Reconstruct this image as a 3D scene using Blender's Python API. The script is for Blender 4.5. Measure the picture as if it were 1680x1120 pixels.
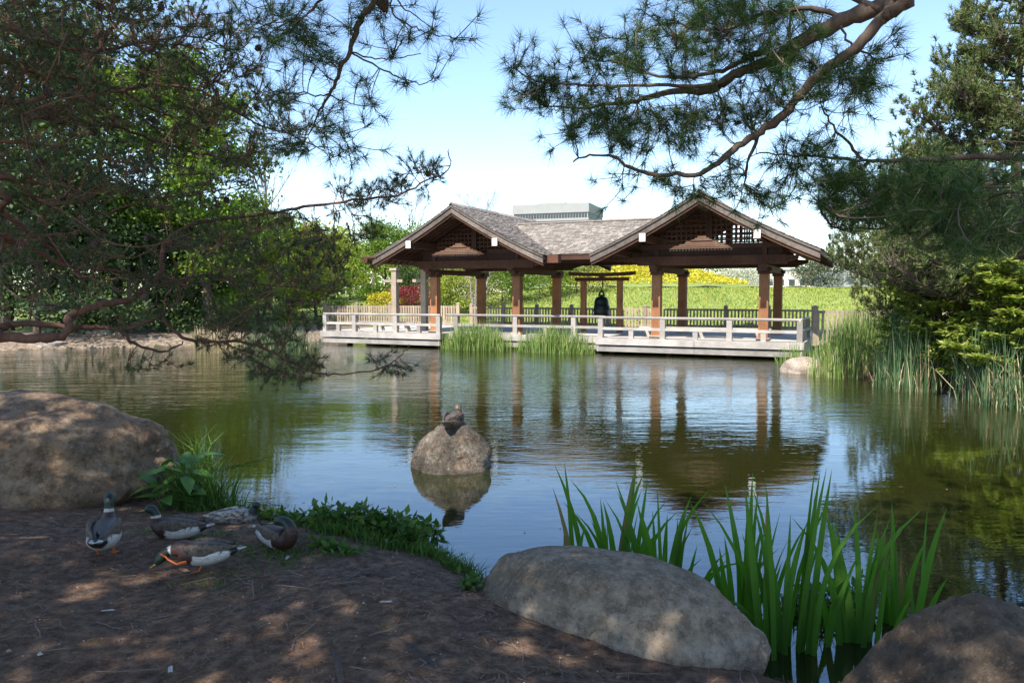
import bpy, math, random
import numpy as np
from mathutils import Vector, Matrix, noise, kdtree

random.seed(7); RNG = np.random.default_rng(7)
for o in list(bpy.data.objects): bpy.data.objects.remove(o)
scene = bpy.context.scene
COL = scene.collection
R = math.radians

# ------------------------------------------------------------------ camera
FPX, CAMH, HOR = 1280.0, 2.1, 480.8
PITCH = math.atan((560 - HOR) / FPX)
cam_d = bpy.data.cameras.new('camera'); cam = bpy.data.objects.new('camera', cam_d); COL.objects.link(cam)
cam.location = (0, 0, CAMH); cam.rotation_euler = (math.pi / 2 - PITCH, 0, 0)
cam_d.sensor_width = 36; cam_d.lens = 36 * FPX / 1680; cam_d.clip_start = 0.05; cam_d.clip_end = 4000
scene.camera = cam

# ------------------------------------------------------------------ world, sun, exposure
SUN_EL, SUN_H = R(50), (-0.42, -0.907)
w = bpy.data.worlds.new('World'); scene.world = w; w.use_nodes = True
nt = w.node_tree; bg = nt.nodes['Background']
sky = nt.nodes.new('ShaderNodeTexSky'); sky.sky_type = 'NISHITA'; sky.sun_disc = False
sky.sun_elevation = SUN_EL; sky.sun_rotation = math.atan2(SUN_H[0], SUN_H[1])
sky.air_density = 1.0; sky.dust_density = 0.35; sky.ozone_density = 2.6
nt.links.new(sky.outputs[0], bg.inputs[0]); bg.inputs[1].default_value = 0.15
sd = bpy.data.lights.new('sun', 'SUN'); sd.energy = 5.0; sd.angle = R(0.53); sd.color = (1.0, 0.94, 0.85)
so = bpy.data.objects.new('sun', sd); COL.objects.link(so)
sv = Vector((SUN_H[0] * math.cos(SUN_EL), SUN_H[1] * math.cos(SUN_EL), math.sin(SUN_EL)))
so.rotation_euler = sv.to_track_quat('Z', 'Y').to_euler(); so.location = sv * 60
vs = scene.view_settings; vs.view_transform = 'Standard'; vs.look = 'None'; vs.exposure = 1.05; vs.gamma = 1.0
vs.use_curve_mapping = False

# ------------------------------------------------------------------ helpers: pixels
_F = np.array([0, math.cos(PITCH), -math.sin(PITCH)]); _U = np.array([0, math.sin(PITCH), math.cos(PITCH)])
CAM = np.array([0, 0, CAMH])
def ray(x, y): return _F + (x - 840) / FPX * np.array([1., 0, 0]) + (560 - y) / FPX * _U
def on_y(x, y, Y): d = ray(x, y); return CAM + d * (Y / d[1])
def on_z(x, y, z=0.0): d = ray(x, y); return CAM + d * ((z - CAMH) / d[2])

# ------------------------------------------------------------------ helpers: meshes
class MB:
    """collects vertices and faces, with a material index for each face"""
    def __init__(s): s.v = []; s.f = []; s.m = []; s.n = 0; s.big = []
    def add(s, verts, faces, mi=0):
        o = s.n; s.v.extend([tuple(map(float, p)) for p in verts]); s.n += len(verts)
        for f in faces: s.f.append(tuple(i + o for i in f)); s.m.append(mi)
    def box(s, x0, x1, y0, y1, z0, z1, mi=0):
        s.add([(x0,y0,z0),(x1,y0,z0),(x1,y1,z0),(x0,y1,z0),(x0,y0,z1),(x1,y0,z1),(x1,y1,z1),(x0,y1,z1)],
              [(0,3,2,1),(4,5,6,7),(0,1,5,4),(1,2,6,5),(2,3,7,6),(3,0,4,7)], mi)
    def prism(s, pts0, pts1, mi=0):
        n = len(pts0); s.add(list(pts0) + list(pts1),
            [tuple(range(n))[::-1], tuple(range(n, 2*n))] + [(i, (i+1) % n, n + (i+1) % n, n + i) for i in range(n)], mi)
    def tube(s, pts, rad, sides=6, mi=0, cap=True):
        pts = [Vector(p) for p in pts]; n = len(pts); vs_ = []
        up = Vector((0.13, 0.21, 0.97))
        for i, p in enumerate(pts):
            t = (pts[min(i+1, n-1)] - pts[max(i-1, 0)])
            if t.length < 1e-9: t = Vector((0, 0, 1))
            t.normalize(); a = t.cross(up)
            if a.length < 1e-3: a = t.cross(Vector((1, 0, 0)))
            a.normalize(); b = t.cross(a)
            r = rad[i] if hasattr(rad, '__len__') else rad
            for k in range(sides):
                q = 2 * math.pi * k / sides; vs_.append(p + (a * math.cos(q) + b * math.sin(q)) * r)
        fs = []
        for i in range(n-1):
            for k in range(sides):
                k2 = (k+1) % sides
                fs.append((i*sides+k, i*sides+k2, (i+1)*sides+k2, (i+1)*sides+k))
        if cap: fs += [tuple(range(sides))[::-1], tuple(range((n-1)*sides, n*sides))]
        s.add(vs_, fs, mi)
    def build(s, name, mats, parent=None, smooth=False, link=True):
        me = bpy.data.meshes.new(name); me.from_pydata(s.v, [], s.f)
        if not isinstance(mats, (list, tuple)): mats = [mats]
        for m in mats: me.materials.append(m)
        if len(mats) > 1: me.polygons.foreach_set('material_index', s.m)
        if smooth: me.polygons.foreach_set('use_smooth', [True] * len(me.polygons))
        me.update(); o = bpy.data.objects.new(name, me)
        if link: COL.objects.link(o)
        if parent is not None: o.parent = parent
        return o

def np_mesh(name, V, k, mat, parent=None):
    """V: (n, k, 3) array of loose k-gons -> one mesh"""
    n = V.shape[0]; me = bpy.data.meshes.new(name)
    me.vertices.add(n * k); me.vertices.foreach_set('co', V.reshape(-1).astype(np.float32))
    me.loops.add(n * k); me.loops.foreach_set('vertex_index', np.arange(n * k, dtype=np.int32))
    me.polygons.add(n); me.polygons.foreach_set('loop_start', np.arange(0, n * k, k, dtype=np.int32))
    try: me.polygons.foreach_set('loop_total', np.full(n, k, dtype=np.int32))
    except Exception: pass
    me.materials.append(mat); me.update(calc_edges=True); me.validate()
    o = bpy.data.objects.new(name, me); COL.objects.link(o)
    if parent is not None: o.parent = parent
    return o

def empty(name, loc=(0, 0, 0), rz=0.0):
    o = bpy.data.objects.new(name, None); COL.objects.link(o); o.location = loc; o.rotation_euler = (0, 0, rz)
    o.empty_display_size = 0.2; return o
def tag(o, label=None, cat=None, group=None, kind=None):
    if label: o['label'] = label
    if cat: o['category'] = cat
    if group: o['group'] = group
    if kind: o['kind'] = kind
    return o
def inst(src, name, parent, loc=(0, 0, 0), rot=(0, 0, 0), scale=(1, 1, 1)):
    """another object that shares the mesh of src"""
    o = bpy.data.objects.new(name, src.data); COL.objects.link(o); o.parent = parent
    o.location = loc; o.rotation_euler = rot; o.scale = scale; return o
def copy_tree(o, parent=None):
    c = o.copy(); COL.objects.link(c); c.parent = parent
    for ch in o.children: copy_tree(ch, c)
    return c
def norm(a): return a / np.maximum(np.linalg.norm(a, axis=-1, keepdims=True), 1e-9)

# ------------------------------------------------------------------ helpers: materials
def new_mat(name):
    m = bpy.data.materials.new(name); m.use_nodes = True
    t = m.node_tree; return m, t, t.nodes['Principled BSDF']
def N(t, kind, **kw):
    n = t.nodes.new(kind)
    for k, v in kw.items(): setattr(n, k, v)
    return n
def ramp(t, fac, stops):
    r = N(t, 'ShaderNodeValToRGB'); e = r.color_ramp.elements
    while len(e) < len(stops): e.new(0.5)
    for i, (p, c) in enumerate(stops):
        e[i].position = p; e[i].color = (c[0], c[1], c[2], 1)
    t.links.new(fac, r.inputs[0]); return r.outputs[0]
def noise_tex(t, scale, detail=5, rough=0.6, vec=None, sc3=None, obj=True):
    n = N(t, 'ShaderNodeTexNoise'); n.inputs['Scale'].default_value = scale; n.inputs['Detail'].default_value = detail
    n.inputs['Roughness'].default_value = rough
    if vec is None:
        tc = N(t, 'ShaderNodeTexCoord'); vec = tc.outputs['Object']
    if sc3:
        mp = N(t, 'ShaderNodeMapping'); mp.inputs['Scale'].default_value = sc3; t.links.new(vec, mp.inputs[0]); vec = mp.outputs[0]
    t.links.new(vec, n.inputs['Vector']); return n.outputs['Fac']
def mixc(t, fac, a, b, mode='MIX'):
    m = N(t, 'ShaderNodeMix', data_type='RGBA', blend_type=mode)
    for i, s in ((0, fac), (6, a), (7, b)):
        if hasattr(s, 'links'): t.links.new(s, m.inputs[i])
        else: m.inputs[i].default_value = s if i == 0 else (s[0], s[1], s[2], 1)
    return m.outputs[2]
def bump(t, p, h, dist=0.01, strength=1.0):
    b = N(t, 'ShaderNodeBump'); b.inputs['Distance'].default_value = dist; b.inputs['Strength'].default_value = strength
    t.links.new(h, b.inputs['Height']); t.links.new(b.outputs[0], p.inputs['Normal']); return b
def wood(name, a, b, rough=0.75, grain=(1, 1, 1), scale=9, spec=0.3):
    m, t, p = new_mat(name)
    n1 = noise_tex(t, scale, 6, 0.65, sc3=grain); n2 = noise_tex(t, 1.3, 4)
    c = ramp(t, n1, [(0.3, a), (0.7, b)]); c = mixc(t, 0.35, c, ramp(t, n2, [(0.35, [x*0.6 for x in a]), (0.65, b)]))
    oi = N(t, 'ShaderNodeObjectInfo')
    hs = N(t, 'ShaderNodeHueSaturation'); mr = N(t, 'ShaderNodeMapRange'); mr.inputs[3].default_value = 0.75; mr.inputs[4].default_value = 1.2
    t.links.new(oi.outputs['Random'], mr.inputs[0]); t.links.new(mr.outputs[0], hs.inputs['Value']); t.links.new(c, hs.inputs['Color'])
    t.links.new(hs.outputs[0], p.inputs['Base Color']); p.inputs['Roughness'].default_value = rough
    p.inputs['Specular IOR Level'].default_value = spec; bump(t, p, n1, 0.006, 0.6); return m
def leaf(name, cols, trans=0.35, rough=0.5, spec=0.3):
    """foliage: colour differs from leaf to leaf, some light passes through"""
    m, t, p = new_mat(name); g = N(t, 'ShaderNodeNewGeometry')
    c = ramp(t, g.outputs['Random Per Island'], [(i / max(1, len(cols) - 1), x) for i, x in enumerate(cols)])
    t.links.new(c, p.inputs['Base Color']); p.inputs['Roughness'].default_value = rough; p.inputs['Specular IOR Level'].default_value = spec
    if trans > 0:
        tr = N(t, 'ShaderNodeBsdfTranslucent'); mx = N(t, 'ShaderNodeMixShader'); mx.inputs[0].default_value = trans
        hs = N(t, 'ShaderNodeHueSaturation'); hs.inputs['Saturation'].default_value = 1.15; hs.inputs['Value'].default_value = 1.3
        t.links.new(c, hs.inputs['Color']); t.links.new(hs.outputs[0], tr.inputs[0])
        t.links.new(p.outputs[0], mx.inputs[1]); t.links.new(tr.outputs[0], mx.inputs[2])
        t.links.new(mx.outputs[0], t.nodes['Material Output'].inputs[0])
    return m
def plain(name, c, rough=0.6, var=0.25, scale=12, spec=0.3, metal=0.0, bmp=0.0):
    m, t, p = new_mat(name); n = noise_tex(t, scale, 5)
    t.links.new(ramp(t, n, [(0.3, [x*(1-var) for x in c]), (0.7, [min(1, x*(1+var)) for x in c])]), p.inputs['Base Color'])
    p.inputs['Roughness'].default_value = rough; p.inputs['Specular IOR Level'].default_value = spec; p.inputs['Metallic'].default_value = metal
    if bmp: bump(t, p, n, bmp)
    return m
def rock_mat(name, dark, mid, light, warm, stain=0.35, scale=1.0):
    m, t, p = new_mat(name)
    n1 = noise_tex(t, 1.6 * scale, 8, 0.62); n2 = noise_tex(t, 11 * scale, 8, 0.7); n3 = noise_tex(t, 38 * scale, 5, 0.8); n4 = noise_tex(t, 2.7 * scale, 6, 0.7, sc3=(1, 1.3, 0.8))
    c = ramp(t, n1, [(0.3, dark), (0.5, mid), (0.72, light)])
    c = mixc(t, ramp(t, n4, [(0.5, (0, 0, 0)), (0.72, (stain*2,)*3)]), c, warm)
    c = mixc(t, ramp(t, n2, [(0.4, (0.7,)*3), (0.56, (0, 0, 0))]), c, dark); n6 = noise_tex(t, 5 * scale, 7, 0.75); c = mixc(t, ramp(t, n6, [(0.58, (0, 0, 0)), (0.68, (0.6,)*3)]), c, light)
    c = mixc(t, ramp(t, n3, [(0.56, (0, 0, 0)), (0.66, (0.7,)*3)]), c, light); c = mixc(t, ramp(t, n3, [(0.34, (0.7,)*3), (0.43, (0, 0, 0))]), c, [x*.5 for x in dark])
    t.links.new(c, p.inputs['Base Color']); p.inputs['Roughness'].default_value = 0.85; p.inputs['Specular IOR Level'].default_value = 0.25
    ad = N(t, 'ShaderNodeMath', operation='MULTIPLY_ADD'); t.links.new(n2, ad.inputs[0]); ad.inputs[1].default_value = 1.0; t.links.new(n3, ad.inputs[2])
    n5 = noise_tex(t, 4.5 * scale, 9, 0.72); a2 = N(t, 'ShaderNodeMath', operation='MULTIPLY_ADD'); t.links.new(n5, a2.inputs[0]); a2.inputs[1].default_value = 3.0; t.links.new(ad.outputs[0], a2.inputs[2])
    vo = N(t, 'ShaderNodeTexVoronoi', feature='DISTANCE_TO_EDGE'); vo.inputs['Scale'].default_value = 1.7*scale; tc = N(t, 'ShaderNodeTexCoord')
    nz = N(t, 'ShaderNodeTexNoise'); nz.inputs['Scale'].default_value = 3*scale; nz.inputs['Detail'].default_value = 6; t.links.new(tc.outputs['Object'], nz.inputs['Vector'])
    vm = N(t, 'ShaderNodeVectorMath', operation='MULTIPLY_ADD'); t.links.new(nz.outputs['Color'], vm.inputs[0]); vm.inputs[1].default_value = (.45/scale,)*3; t.links.new(tc.outputs['Object'], vm.inputs[2]); t.links.new(vm.outputs[0], vo.inputs['Vector'])
    ck = ramp(t, vo.outputs[0], [(0.0, (0.25,)*3), (0.016, (1, 1, 1))]); gate = ramp(t, n4, [(0.56, (1, 1, 1)), (0.66, (0, 0, 0))])
    ckm = mixc(t, gate, ck, (1, 1, 1)); c = mixc(t, ckm, [x*.5 for x in dark], c); t.links.new(c, p.inputs['Base Color'])
    a3 = N(t, 'ShaderNodeMath', operation='MULTIPLY_ADD'); t.links.new(ckm, a3.inputs[0]); a3.inputs[1].default_value = 0.5; t.links.new(a2.outputs[0], a3.inputs[2])
    bump(t, p, a3.outputs[0], 0.026 / scale, 1.0); return m

M = {}
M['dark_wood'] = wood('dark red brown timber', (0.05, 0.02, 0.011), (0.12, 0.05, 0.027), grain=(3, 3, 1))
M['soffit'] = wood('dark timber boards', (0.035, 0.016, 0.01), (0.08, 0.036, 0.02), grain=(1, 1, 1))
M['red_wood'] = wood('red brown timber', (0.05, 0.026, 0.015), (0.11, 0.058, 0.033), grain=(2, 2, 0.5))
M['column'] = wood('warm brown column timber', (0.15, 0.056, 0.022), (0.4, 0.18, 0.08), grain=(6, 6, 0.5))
M['barge'] = wood('weathered brown grey timber', (0.07, 0.052, 0.042), (0.2, 0.16, 0.13), grain=(1, 1, 1))
M['shingle'] = None
M['grey_wood'] = wood('weathered silver grey timber', (0.17, 0.15, 0.13), (0.44, 0.4, 0.36), grain=(0.5, 4, 8))
M['fence_wood'] = wood('weathered tan fence timber', (0.22, 0.17, 0.12), (0.42, 0.34, 0.26), grain=(6, 6, 0.6))
M['white_paint'] = plain('white painted beam end', (0.75, 0.72, 0.66), 0.6, 0.08)
M['bronze'] = plain('dark green bronze', (0.018, 0.03, 0.026), 0.45, 0.4, 20, 0.5, 0.6)
M['black'] = plain('black plastic', (0.012, 0.012, 0.013), 0.5)
m, t, p = new_mat('weathered cedar shingle'); g = N(t, 'ShaderNodeNewGeometry')
c = ramp(t, g.outputs['Random Per Island'], [(0, (0.11, 0.095, 0.083)), (0.5, (0.2, 0.177, 0.155)), (1, (0.34, 0.305, 0.27))])
n1 = noise_tex(t, 30, 4, sc3=(1, 1, 0.2)); c = mixc(t, 0.4, c, ramp(t, n1, [(0.3, (0.07, 0.056, 0.045)), (0.7, (0.3, 0.255, 0.21))]))
t.links.new(c, p.inputs['Base Color']); p.inputs['Roughness'].default_value = 0.85; M['shingle'] = m
M['rock_tan'] = rock_mat('tan brown granite boulder', (0.085, 0.055, 0.034), (0.25, 0.168, 0.105), (0.43, 0.32, 0.21), (0.34, 0.2, 0.1))
M['rock_grey'] = rock_mat('grey granite boulder', (0.15, 0.113, 0.08), (0.4, 0.315, 0.23), (0.62, 0.51, 0.385), (0.46, 0.3, 0.17), 0.35)
M['rock_dark'] = rock_mat('brown grey boulder', (0.075, 0.054, 0.038), (0.17, 0.125, 0.09), (0.3, 0.24, 0.175), (0.22, 0.13, 0.075), 0.25)
M['rock_pond'] = rock_mat('mottled pond rock', (0.02, 0.018, 0.015), (0.1, 0.082, 0.062), (0.3, 0.255, 0.2), (0.24, 0.13, 0.07), 0.3, 2.2)
M['rock_pale'] = rock_mat('pale shore rock', (0.2, 0.15, 0.11), (0.38, 0.31, 0.25), (0.52, 0.46, 0.4), (0.45, 0.3, 0.2), 0.2, 2.0)

# ------------------------------------------------------------------ terrain
BA = R(24.93); BO = np.array([2.9, 26.81]); BU = np.array([math.cos(BA), -math.sin(BA)]); BV = np.array([math.sin(BA), math.cos(BA)])
def W(u, v, z=0.0): q = BO + u * BU + v * BV; return np.array([q[0], q[1], z])
POND = np.array([(-34, 13), (-14, 10.5), (-8, 8.8), (-4.6, 7.6), (-3.0, 7.35), (-1.9, 6.8), (-0.95, 6.2), (-0.3, 5.65), (0.3, 5.0), (0.85, 4.6), (1.2, 4.2),
    (1.45, 3.95), (1.9, 3.9), (2.6, 4.3), (4, 5.2), (6.5, 7.4), (8.6, 10), (9.6, 13), (9.45, 15.5), (8.95, 17.5), (8.3, 20.3), (9.2, 22.4), tuple(W(7.2, 3.0)[:2]),
    tuple(W(-13, 3.0)[:2]), (-10.9, 31.9), (-15, 30.3), (-18.5, 28.8), (-24, 26), (-34, 22)])
def pond_dist(x, y):
    """signed distance to the shore, positive on land"""
    x = np.asarray(x, float); y = np.asarray(y, float); d = np.full(x.shape, 1e9); ins = np.zeros(x.shape, bool); n = len(POND)
    for i in range(n):
        a = POND[i]; b = POND[(i+1) % n]; e = b - a
        t_ = np.clip(((x-a[0])*e[0] + (y-a[1])*e[1]) / (e @ e), 0, 1)
        d = np.minimum(d, np.hypot(x - a[0] - t_*e[0], y - a[1] - t_*e[1]))
        c_ = (a[1] > y) != (b[1] > y); xi = a[0] + (y - a[1]) / (b[1] - a[1] + 1e-12) * e[0]
        ins ^= c_ & (x < xi)
    return np.where(ins, -d, d)
def sstep(a, b, x): q = np.clip((x - a) / (b - a), 0, 1); return q*q*(3-2*q)
def H(x, y):
    x = np.asarray(x, float); y = np.asarray(y, float); d = pond_dist(x, y)
    v = (x - BO[0]) * BV[0] + (y - BO[1]) * BV[1]
    near = 0.04 + 0.40 * (1 - np.exp(-np.maximum(d, 0) / 0.55)) + 0.10 * sstep(1.5, 5, d)
    near = near + 0.03*np.sin(2.1*x + 0.7*y)*sstep(0.1, 1, d) + 0.02*np.sin(3.3*y - 1.3*x)*sstep(0.1, 1, d) + 0.012*np.sin(7*x+2*y)*np.sin(6*y-x)*sstep(0, .6, d)
    far = 0.05 + 0.40 * (1 - np.exp(-np.maximum(d, 0) / 1.2)) + 0.5 * sstep(2, 14, d)
    crest = 1.9 + 0.42 * sstep(-4, 3, x)
    lawn = sstep(9, 25, v) * (crest - 0.9)
    far = far + lawn + 0.03*np.sin(0.9*x)*np.sin(0.8*y+1)
    mound = 1.95 * np.exp(-(((x - 11.0) / 6.3)**2 + ((y - 64) / 6.0)**2))
    k = sstep(9, 15, y); h = near*(1-k) + (far + mound)*k
    bed = -0.55 * (1 - np.exp(d / 0.8))
    return np.where(d > 0, h, np.minimum(bed, 0.04))
def hz(x, y): return float(H(np.array([x]), np.array([y]))[0])
def on_ground(px, py):
    z = 0.4
    for _ in range(12): P = on_z(px, py, z); z = 0.5*z + 0.5*hz(P[0], P[1])
    P = on_z(px, py, z); return np.array([P[0], P[1], hz(P[0], P[1])])

def graded(parts):
    out = []
    for a, b, s in parts: out.append(np.arange(a, b - 1e-6, s))
    return np.unique(np.round(np.concatenate(out + [[parts[-1][1]]]), 4))
gx = graded([(-900, -100, 100), (-100, -40, 12), (-40, -5.4, 0.7), (-5.4, 3.6, 0.06), (3.6, 14, 0.5), (14, 40, 1.3), (40, 100, 10), (100, 900, 100)])
gy = graded([(-60, -6, 9), (-6, 2.4, 0.6), (2.4, 8.0, 0.06), (8, 45, 0.6), (45, 80, 1.6), (80, 200, 15), (200, 1500, 130)])
GX, GY = np.meshgrid(gx, gy); GZ = H(GX, GY)
for i in range(len(gy)):      # fine unevenness of the trodden bank
    if 2.3 < gy[i] < 8:
        for j in range(len(gx)):
            if -5.5 < gx[j] < 3.7 and GZ[i, j] > 0.05:
                q = Vector((gx[j], gy[i], 0)); GZ[i, j] += 0.018*noise.fractal(q*2.3, 1, 2, 4) + 0.006*noise.noise(q*14)
me = bpy.data.meshes.new('ground'); nx, ny = len(gx), len(gy)
idx = np.arange(nx*ny).reshape(ny, nx)
quads = np.stack([idx[:-1, :-1], idx[:-1, 1:], idx[1:, 1:], idx[1:, :-1]], -1).reshape(-1, 4)
me.vertices.add(nx*ny); me.vertices.foreach_set('co', np.stack([GX, GY, GZ], -1).reshape(-1).astype(np.float32))
me.loops.add(quads.size); me.loops.foreach_set('vertex_index', quads.reshape(-1).astype(np.int32))
me.polygons.add(len(quads)); me.polygons.foreach_set('loop_start', np.arange(0, quads.size, 4, dtype=np.int32))
try: me.polygons.foreach_set('loop_total', np.full(len(quads), 4, dtype=np.int32))
except Exception: pass
me.polygons.foreach_set('use_smooth', np.ones(len(quads), bool))
cx_ = (GX[:-1, :-1] + GX[1:, 1:]).reshape(-1) / 2; cy_ = (GY[:-1, :-1] + GY[1:, 1:]).reshape(-1) / 2
dd = pond_dist(cx_, cy_)
# --- dirt under the pines
m, t, p = new_mat('dark trodden soil with needle litter')
n1 = noise_tex(t, 0.9, 6, 0.6); n2 = noise_tex(t, 14, 8, 0.75); n3 = noise_tex(t, 90, 3, 0.7); n4 = noise_tex(t, 2.2, 7, 0.7)
c = ramp(t, n2, [(0.34, (0.055, 0.035, 0.024)), (0.5, (0.145, 0.095, 0.066)), (0.68, (0.28, 0.19, 0.135))])
c = mixc(t, ramp(t, n1, [(0.45, (0, 0, 0)), (0.65, (0.75,)*3)]), c, ramp(t, n2, [(0.34, (0.085, 0.047, 0.03)), (0.66, (0.27, 0.16, 0.1))]))
c = mixc(t, ramp(t, n4, [(0.6, (0, 0, 0)), (0.75, (0.55,)*3)]), c, (0.05, 0.07, 0.016))
c = mixc(t, ramp(t, n3, [(0.62, (0, 0, 0)), (0.72, (0.6,)*3)]), c, (0.3, 0.245, 0.19))
t.links.new(c, p.inputs['Base Color']); p.inputs['Roughness'].default_value = 0.95; p.inputs['Specular IOR Level'].default_value = 0.15
ad = N(t, 'ShaderNodeMath', operation='MULTIPLY_ADD'); t.links.new(n3, ad.inputs[0]); ad.inputs[1].default_value = 0.4; t.links.new(n2, ad.inputs[2])
bump(t, p, ad.outputs[0], 0.03, 1.0); M['dirt'] = m
m, t, p = new_mat('olive pond mud'); p.inputs['Base Color'].default_value = (0.05, 0.045, 0.02, 1); p.inputs['Roughness'].default_value = 0.9; M['mud'] = m
m, t, p = new_mat('bright spring lawn')
n1 = noise_tex(t, 0.35, 6); n2 = noise_tex(t, 9, 6, 0.75, sc3=(1, 1, 0.3))
c = ramp(t, n1, [(0.3, (0.11, 0.17, 0.025)), (0.5, (0.19, 0.25, 0.04)), (0.7, (0.3, 0.32, 0.075))]); c = mixc(t, 0.5, c, ramp(t, n2, [(0.35, (0.05, 0.09, 0.012)), (0.65, (0.3, 0.36, 0.08))]))
t.links.new(c, p.inputs['Base Color']); p.inputs['Roughness'].default_value = 0.9; bump(t, p, n2, 0.08); M['lawn'] = m
m, t, p = new_mat('sandy shore soil'); n2 = noise_tex(t, 6, 7, 0.75)
t.links.new(ramp(t, n2, [(0.36, (0.05, 0.04, 0.025)), (0.5, (0.19, 0.14, 0.1)), (0.66, (0.34, 0.27, 0.2))]), p.inputs['Base Color']); bump(t, p, n2, 0.06); p.inputs['Roughness'].default_value = 0.95; M['shore'] = m
for k in ('dirt', 'mud', 'lawn', 'shore'): me.materials.append(M[k])
mi = np.where(dd < -0.05, 1, np.where(cy_ < 11, 0, 2))
mi = np.where((dd >= -0.05) & (cy_ > 20) & (cx_ < -7) & (dd < 4.5), 3, mi)
mi = np.where((dd >= -0.05) & (cy_ > 11) & (cx_ > 7) & (cy_ < 24) & (dd < 6), 0, mi)
me.polygons.foreach_set('material_index', mi.astype(np.int32)); me.update(calc_edges=True)
ground = bpy.data.objects.new('ground', me); COL.objects.link(ground); tag(ground, 'dark trodden soil bank, grassy far side and open ground to the horizon', None, kind='structure')

# ------------------------------------------------------------------ water
m, t, p = new_mat('murky olive pond water')
p.inputs['Base Color'].default_value = (0.017, 0.019, 0.004, 1); p.inputs['Roughness'].default_value = 0.015; p.inputs['IOR'].default_value = 2.1; p.inputs['Specular Tint'].default_value = (0.58, 0.79, 1.0, 1)  # sky blue put into the specular tint, IOR raised to strengthen the reflection
a_ = noise_tex(t, 1.0, 3, 0.5, sc3=(0.9, 2.6, 1)); b_ = noise_tex(t, 1.0, 3, 0.55, sc3=(3.2, 9.5, 1)); c_ = noise_tex(t, 0.16, 3, 0.5)
msk = ramp(t, c_, [(0.38, (0.25,)*3), (0.62, (1,)*3)])
mm = N(t, 'ShaderNodeMath', operation='MULTIPLY_ADD'); t.links.new(b_, mm.inputs[0]); mm.inputs[1].default_value = 0.5; t.links.new(a_, mm.inputs[2])
tc = N(t, 'ShaderNodeTexCoord'); sx = N(t, 'ShaderNodeSeparateXYZ'); t.links.new(tc.outputs['Object'], sx.inputs[0])
wr = ramp(t, sx.outputs[1], [(0, (0.09,)*3), (1, (1,)*3)]); wr_n = wr.node; mr = N(t, 'ShaderNodeMapRange'); mr.inputs[1].default_value = 9.0; mr.inputs[2].default_value = 21.0; t.links.new(sx.outputs[1], mr.inputs[0]); t.links.new(mr.outputs[0], wr_n.inputs[0])
m3 = N(t, 'ShaderNodeMath', operation='MULTIPLY'); t.links.new(wr, m3.inputs[0]); t.links.new(msk, m3.inputs[1])
m2 = N(t, 'ShaderNodeMath', operation='MULTIPLY'); t.links.new(mm.outputs[0], m2.inputs[0]); t.links.new(m3.outputs[0], m2.inputs[1])
bump(t, p, m2.outputs[0], 0.044, 1.0); M['water'] = m
mb = MB(); mb.add([(-60, 2.8, 0), (60, 2.8, 0), (60, 42, 0), (-60, 42, 0)], [(0, 1, 2, 3)])
tag(mb.build('pond_water', M['water']), 'olive green rippled pond reflecting blue sky, trees and pavilion', None, kind='structure')

# ------------------------------------------------------------------ pavilion (local frame: x along the front, y away from the pond)
BLOC = (BO[0], BO[1], 0.0); BROT = -BA
DECK_Z = 0.56
CXS = (-5.185, 3.625); CW = 1.77; V0, V1 = 0.96, 4.92; VM = (V0 + V1) / 2; RV0, RV1 = -0.85, 6.73; HALF = 3.55; ZR, DROP = 5.25, 1.85
def prof(s): return HALF*s, ZR - DROP*(1.18*s - 0.18*s*s)
def off_of_z(z):
    for k in range(201):
        if prof(k/200)[1] <= z: return prof(k/200)[0]
    return HALF
pav = empty('garden_pavilion', BLOC, BROT)
tag(pav, 'dark timber twin-gabled garden pavilion with shingled roofs on the far shore', 'pavilion')
NS = 10
def strip_along(mb, sgn, cx, v0, v1, top, depth, mi=0, s0=0.0, s1=1.0):
    """solid band following the roof curve between v0 and v1, its upper side 'top' above the roof surface"""
    P = []
    for k in range(NS+1):
        s = s0 + (s1-s0)*k/NS; o, z = prof(s); P.append((cx + sgn*o, z + top))
    for k in range(NS):
        (a, za), (b, zb) = P[k], P[k+1]
        mb.prism([(a, v0, za-depth), (b, v0, zb-depth), (b, v0, zb), (a, v0, za)], [(a, v1, za-depth), (b, v1, zb-depth), (b, v1, zb), (a, v1, za)], mi)
def add_shingles(mb, fn, length, rows, wmin, rng):
    """fn(s, q, lift) -> point; rows of staggered, slightly uneven shingles"""
    for r in range(rows):
        q = -rng.random()*0.1
        while q < length:
            wd = wmin*(0.75 + 0.6*rng.random()); q0, q1 = max(q, 0), min(q + wd - 0.008, length); q += wd
            if q1 - q0 < 0.03: continue
            s0 = r/rows; s1 = min(1.012, (r + 1.25)/rows + (rng.random()-0.5)*0.006); l0, l1 = 0.004 + 0.004*rng.random(), 0.03 + 0.014*rng.random()
            A, B, C, D = fn(s0, q0, l0), fn(s0, q1, l0), fn(s1, q1, l1), fn(s1, q0, l1); E_, F_ = fn(s1, q1, l1-0.02), fn(s1, q0, l1-0.02)
            mb.add([A, B, C, D, E_, F_], [(0, 1, 2, 3), (3, 2, 4, 5), (0, 3, 5), (1, 4, 2)])
rafter_src = {}
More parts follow.
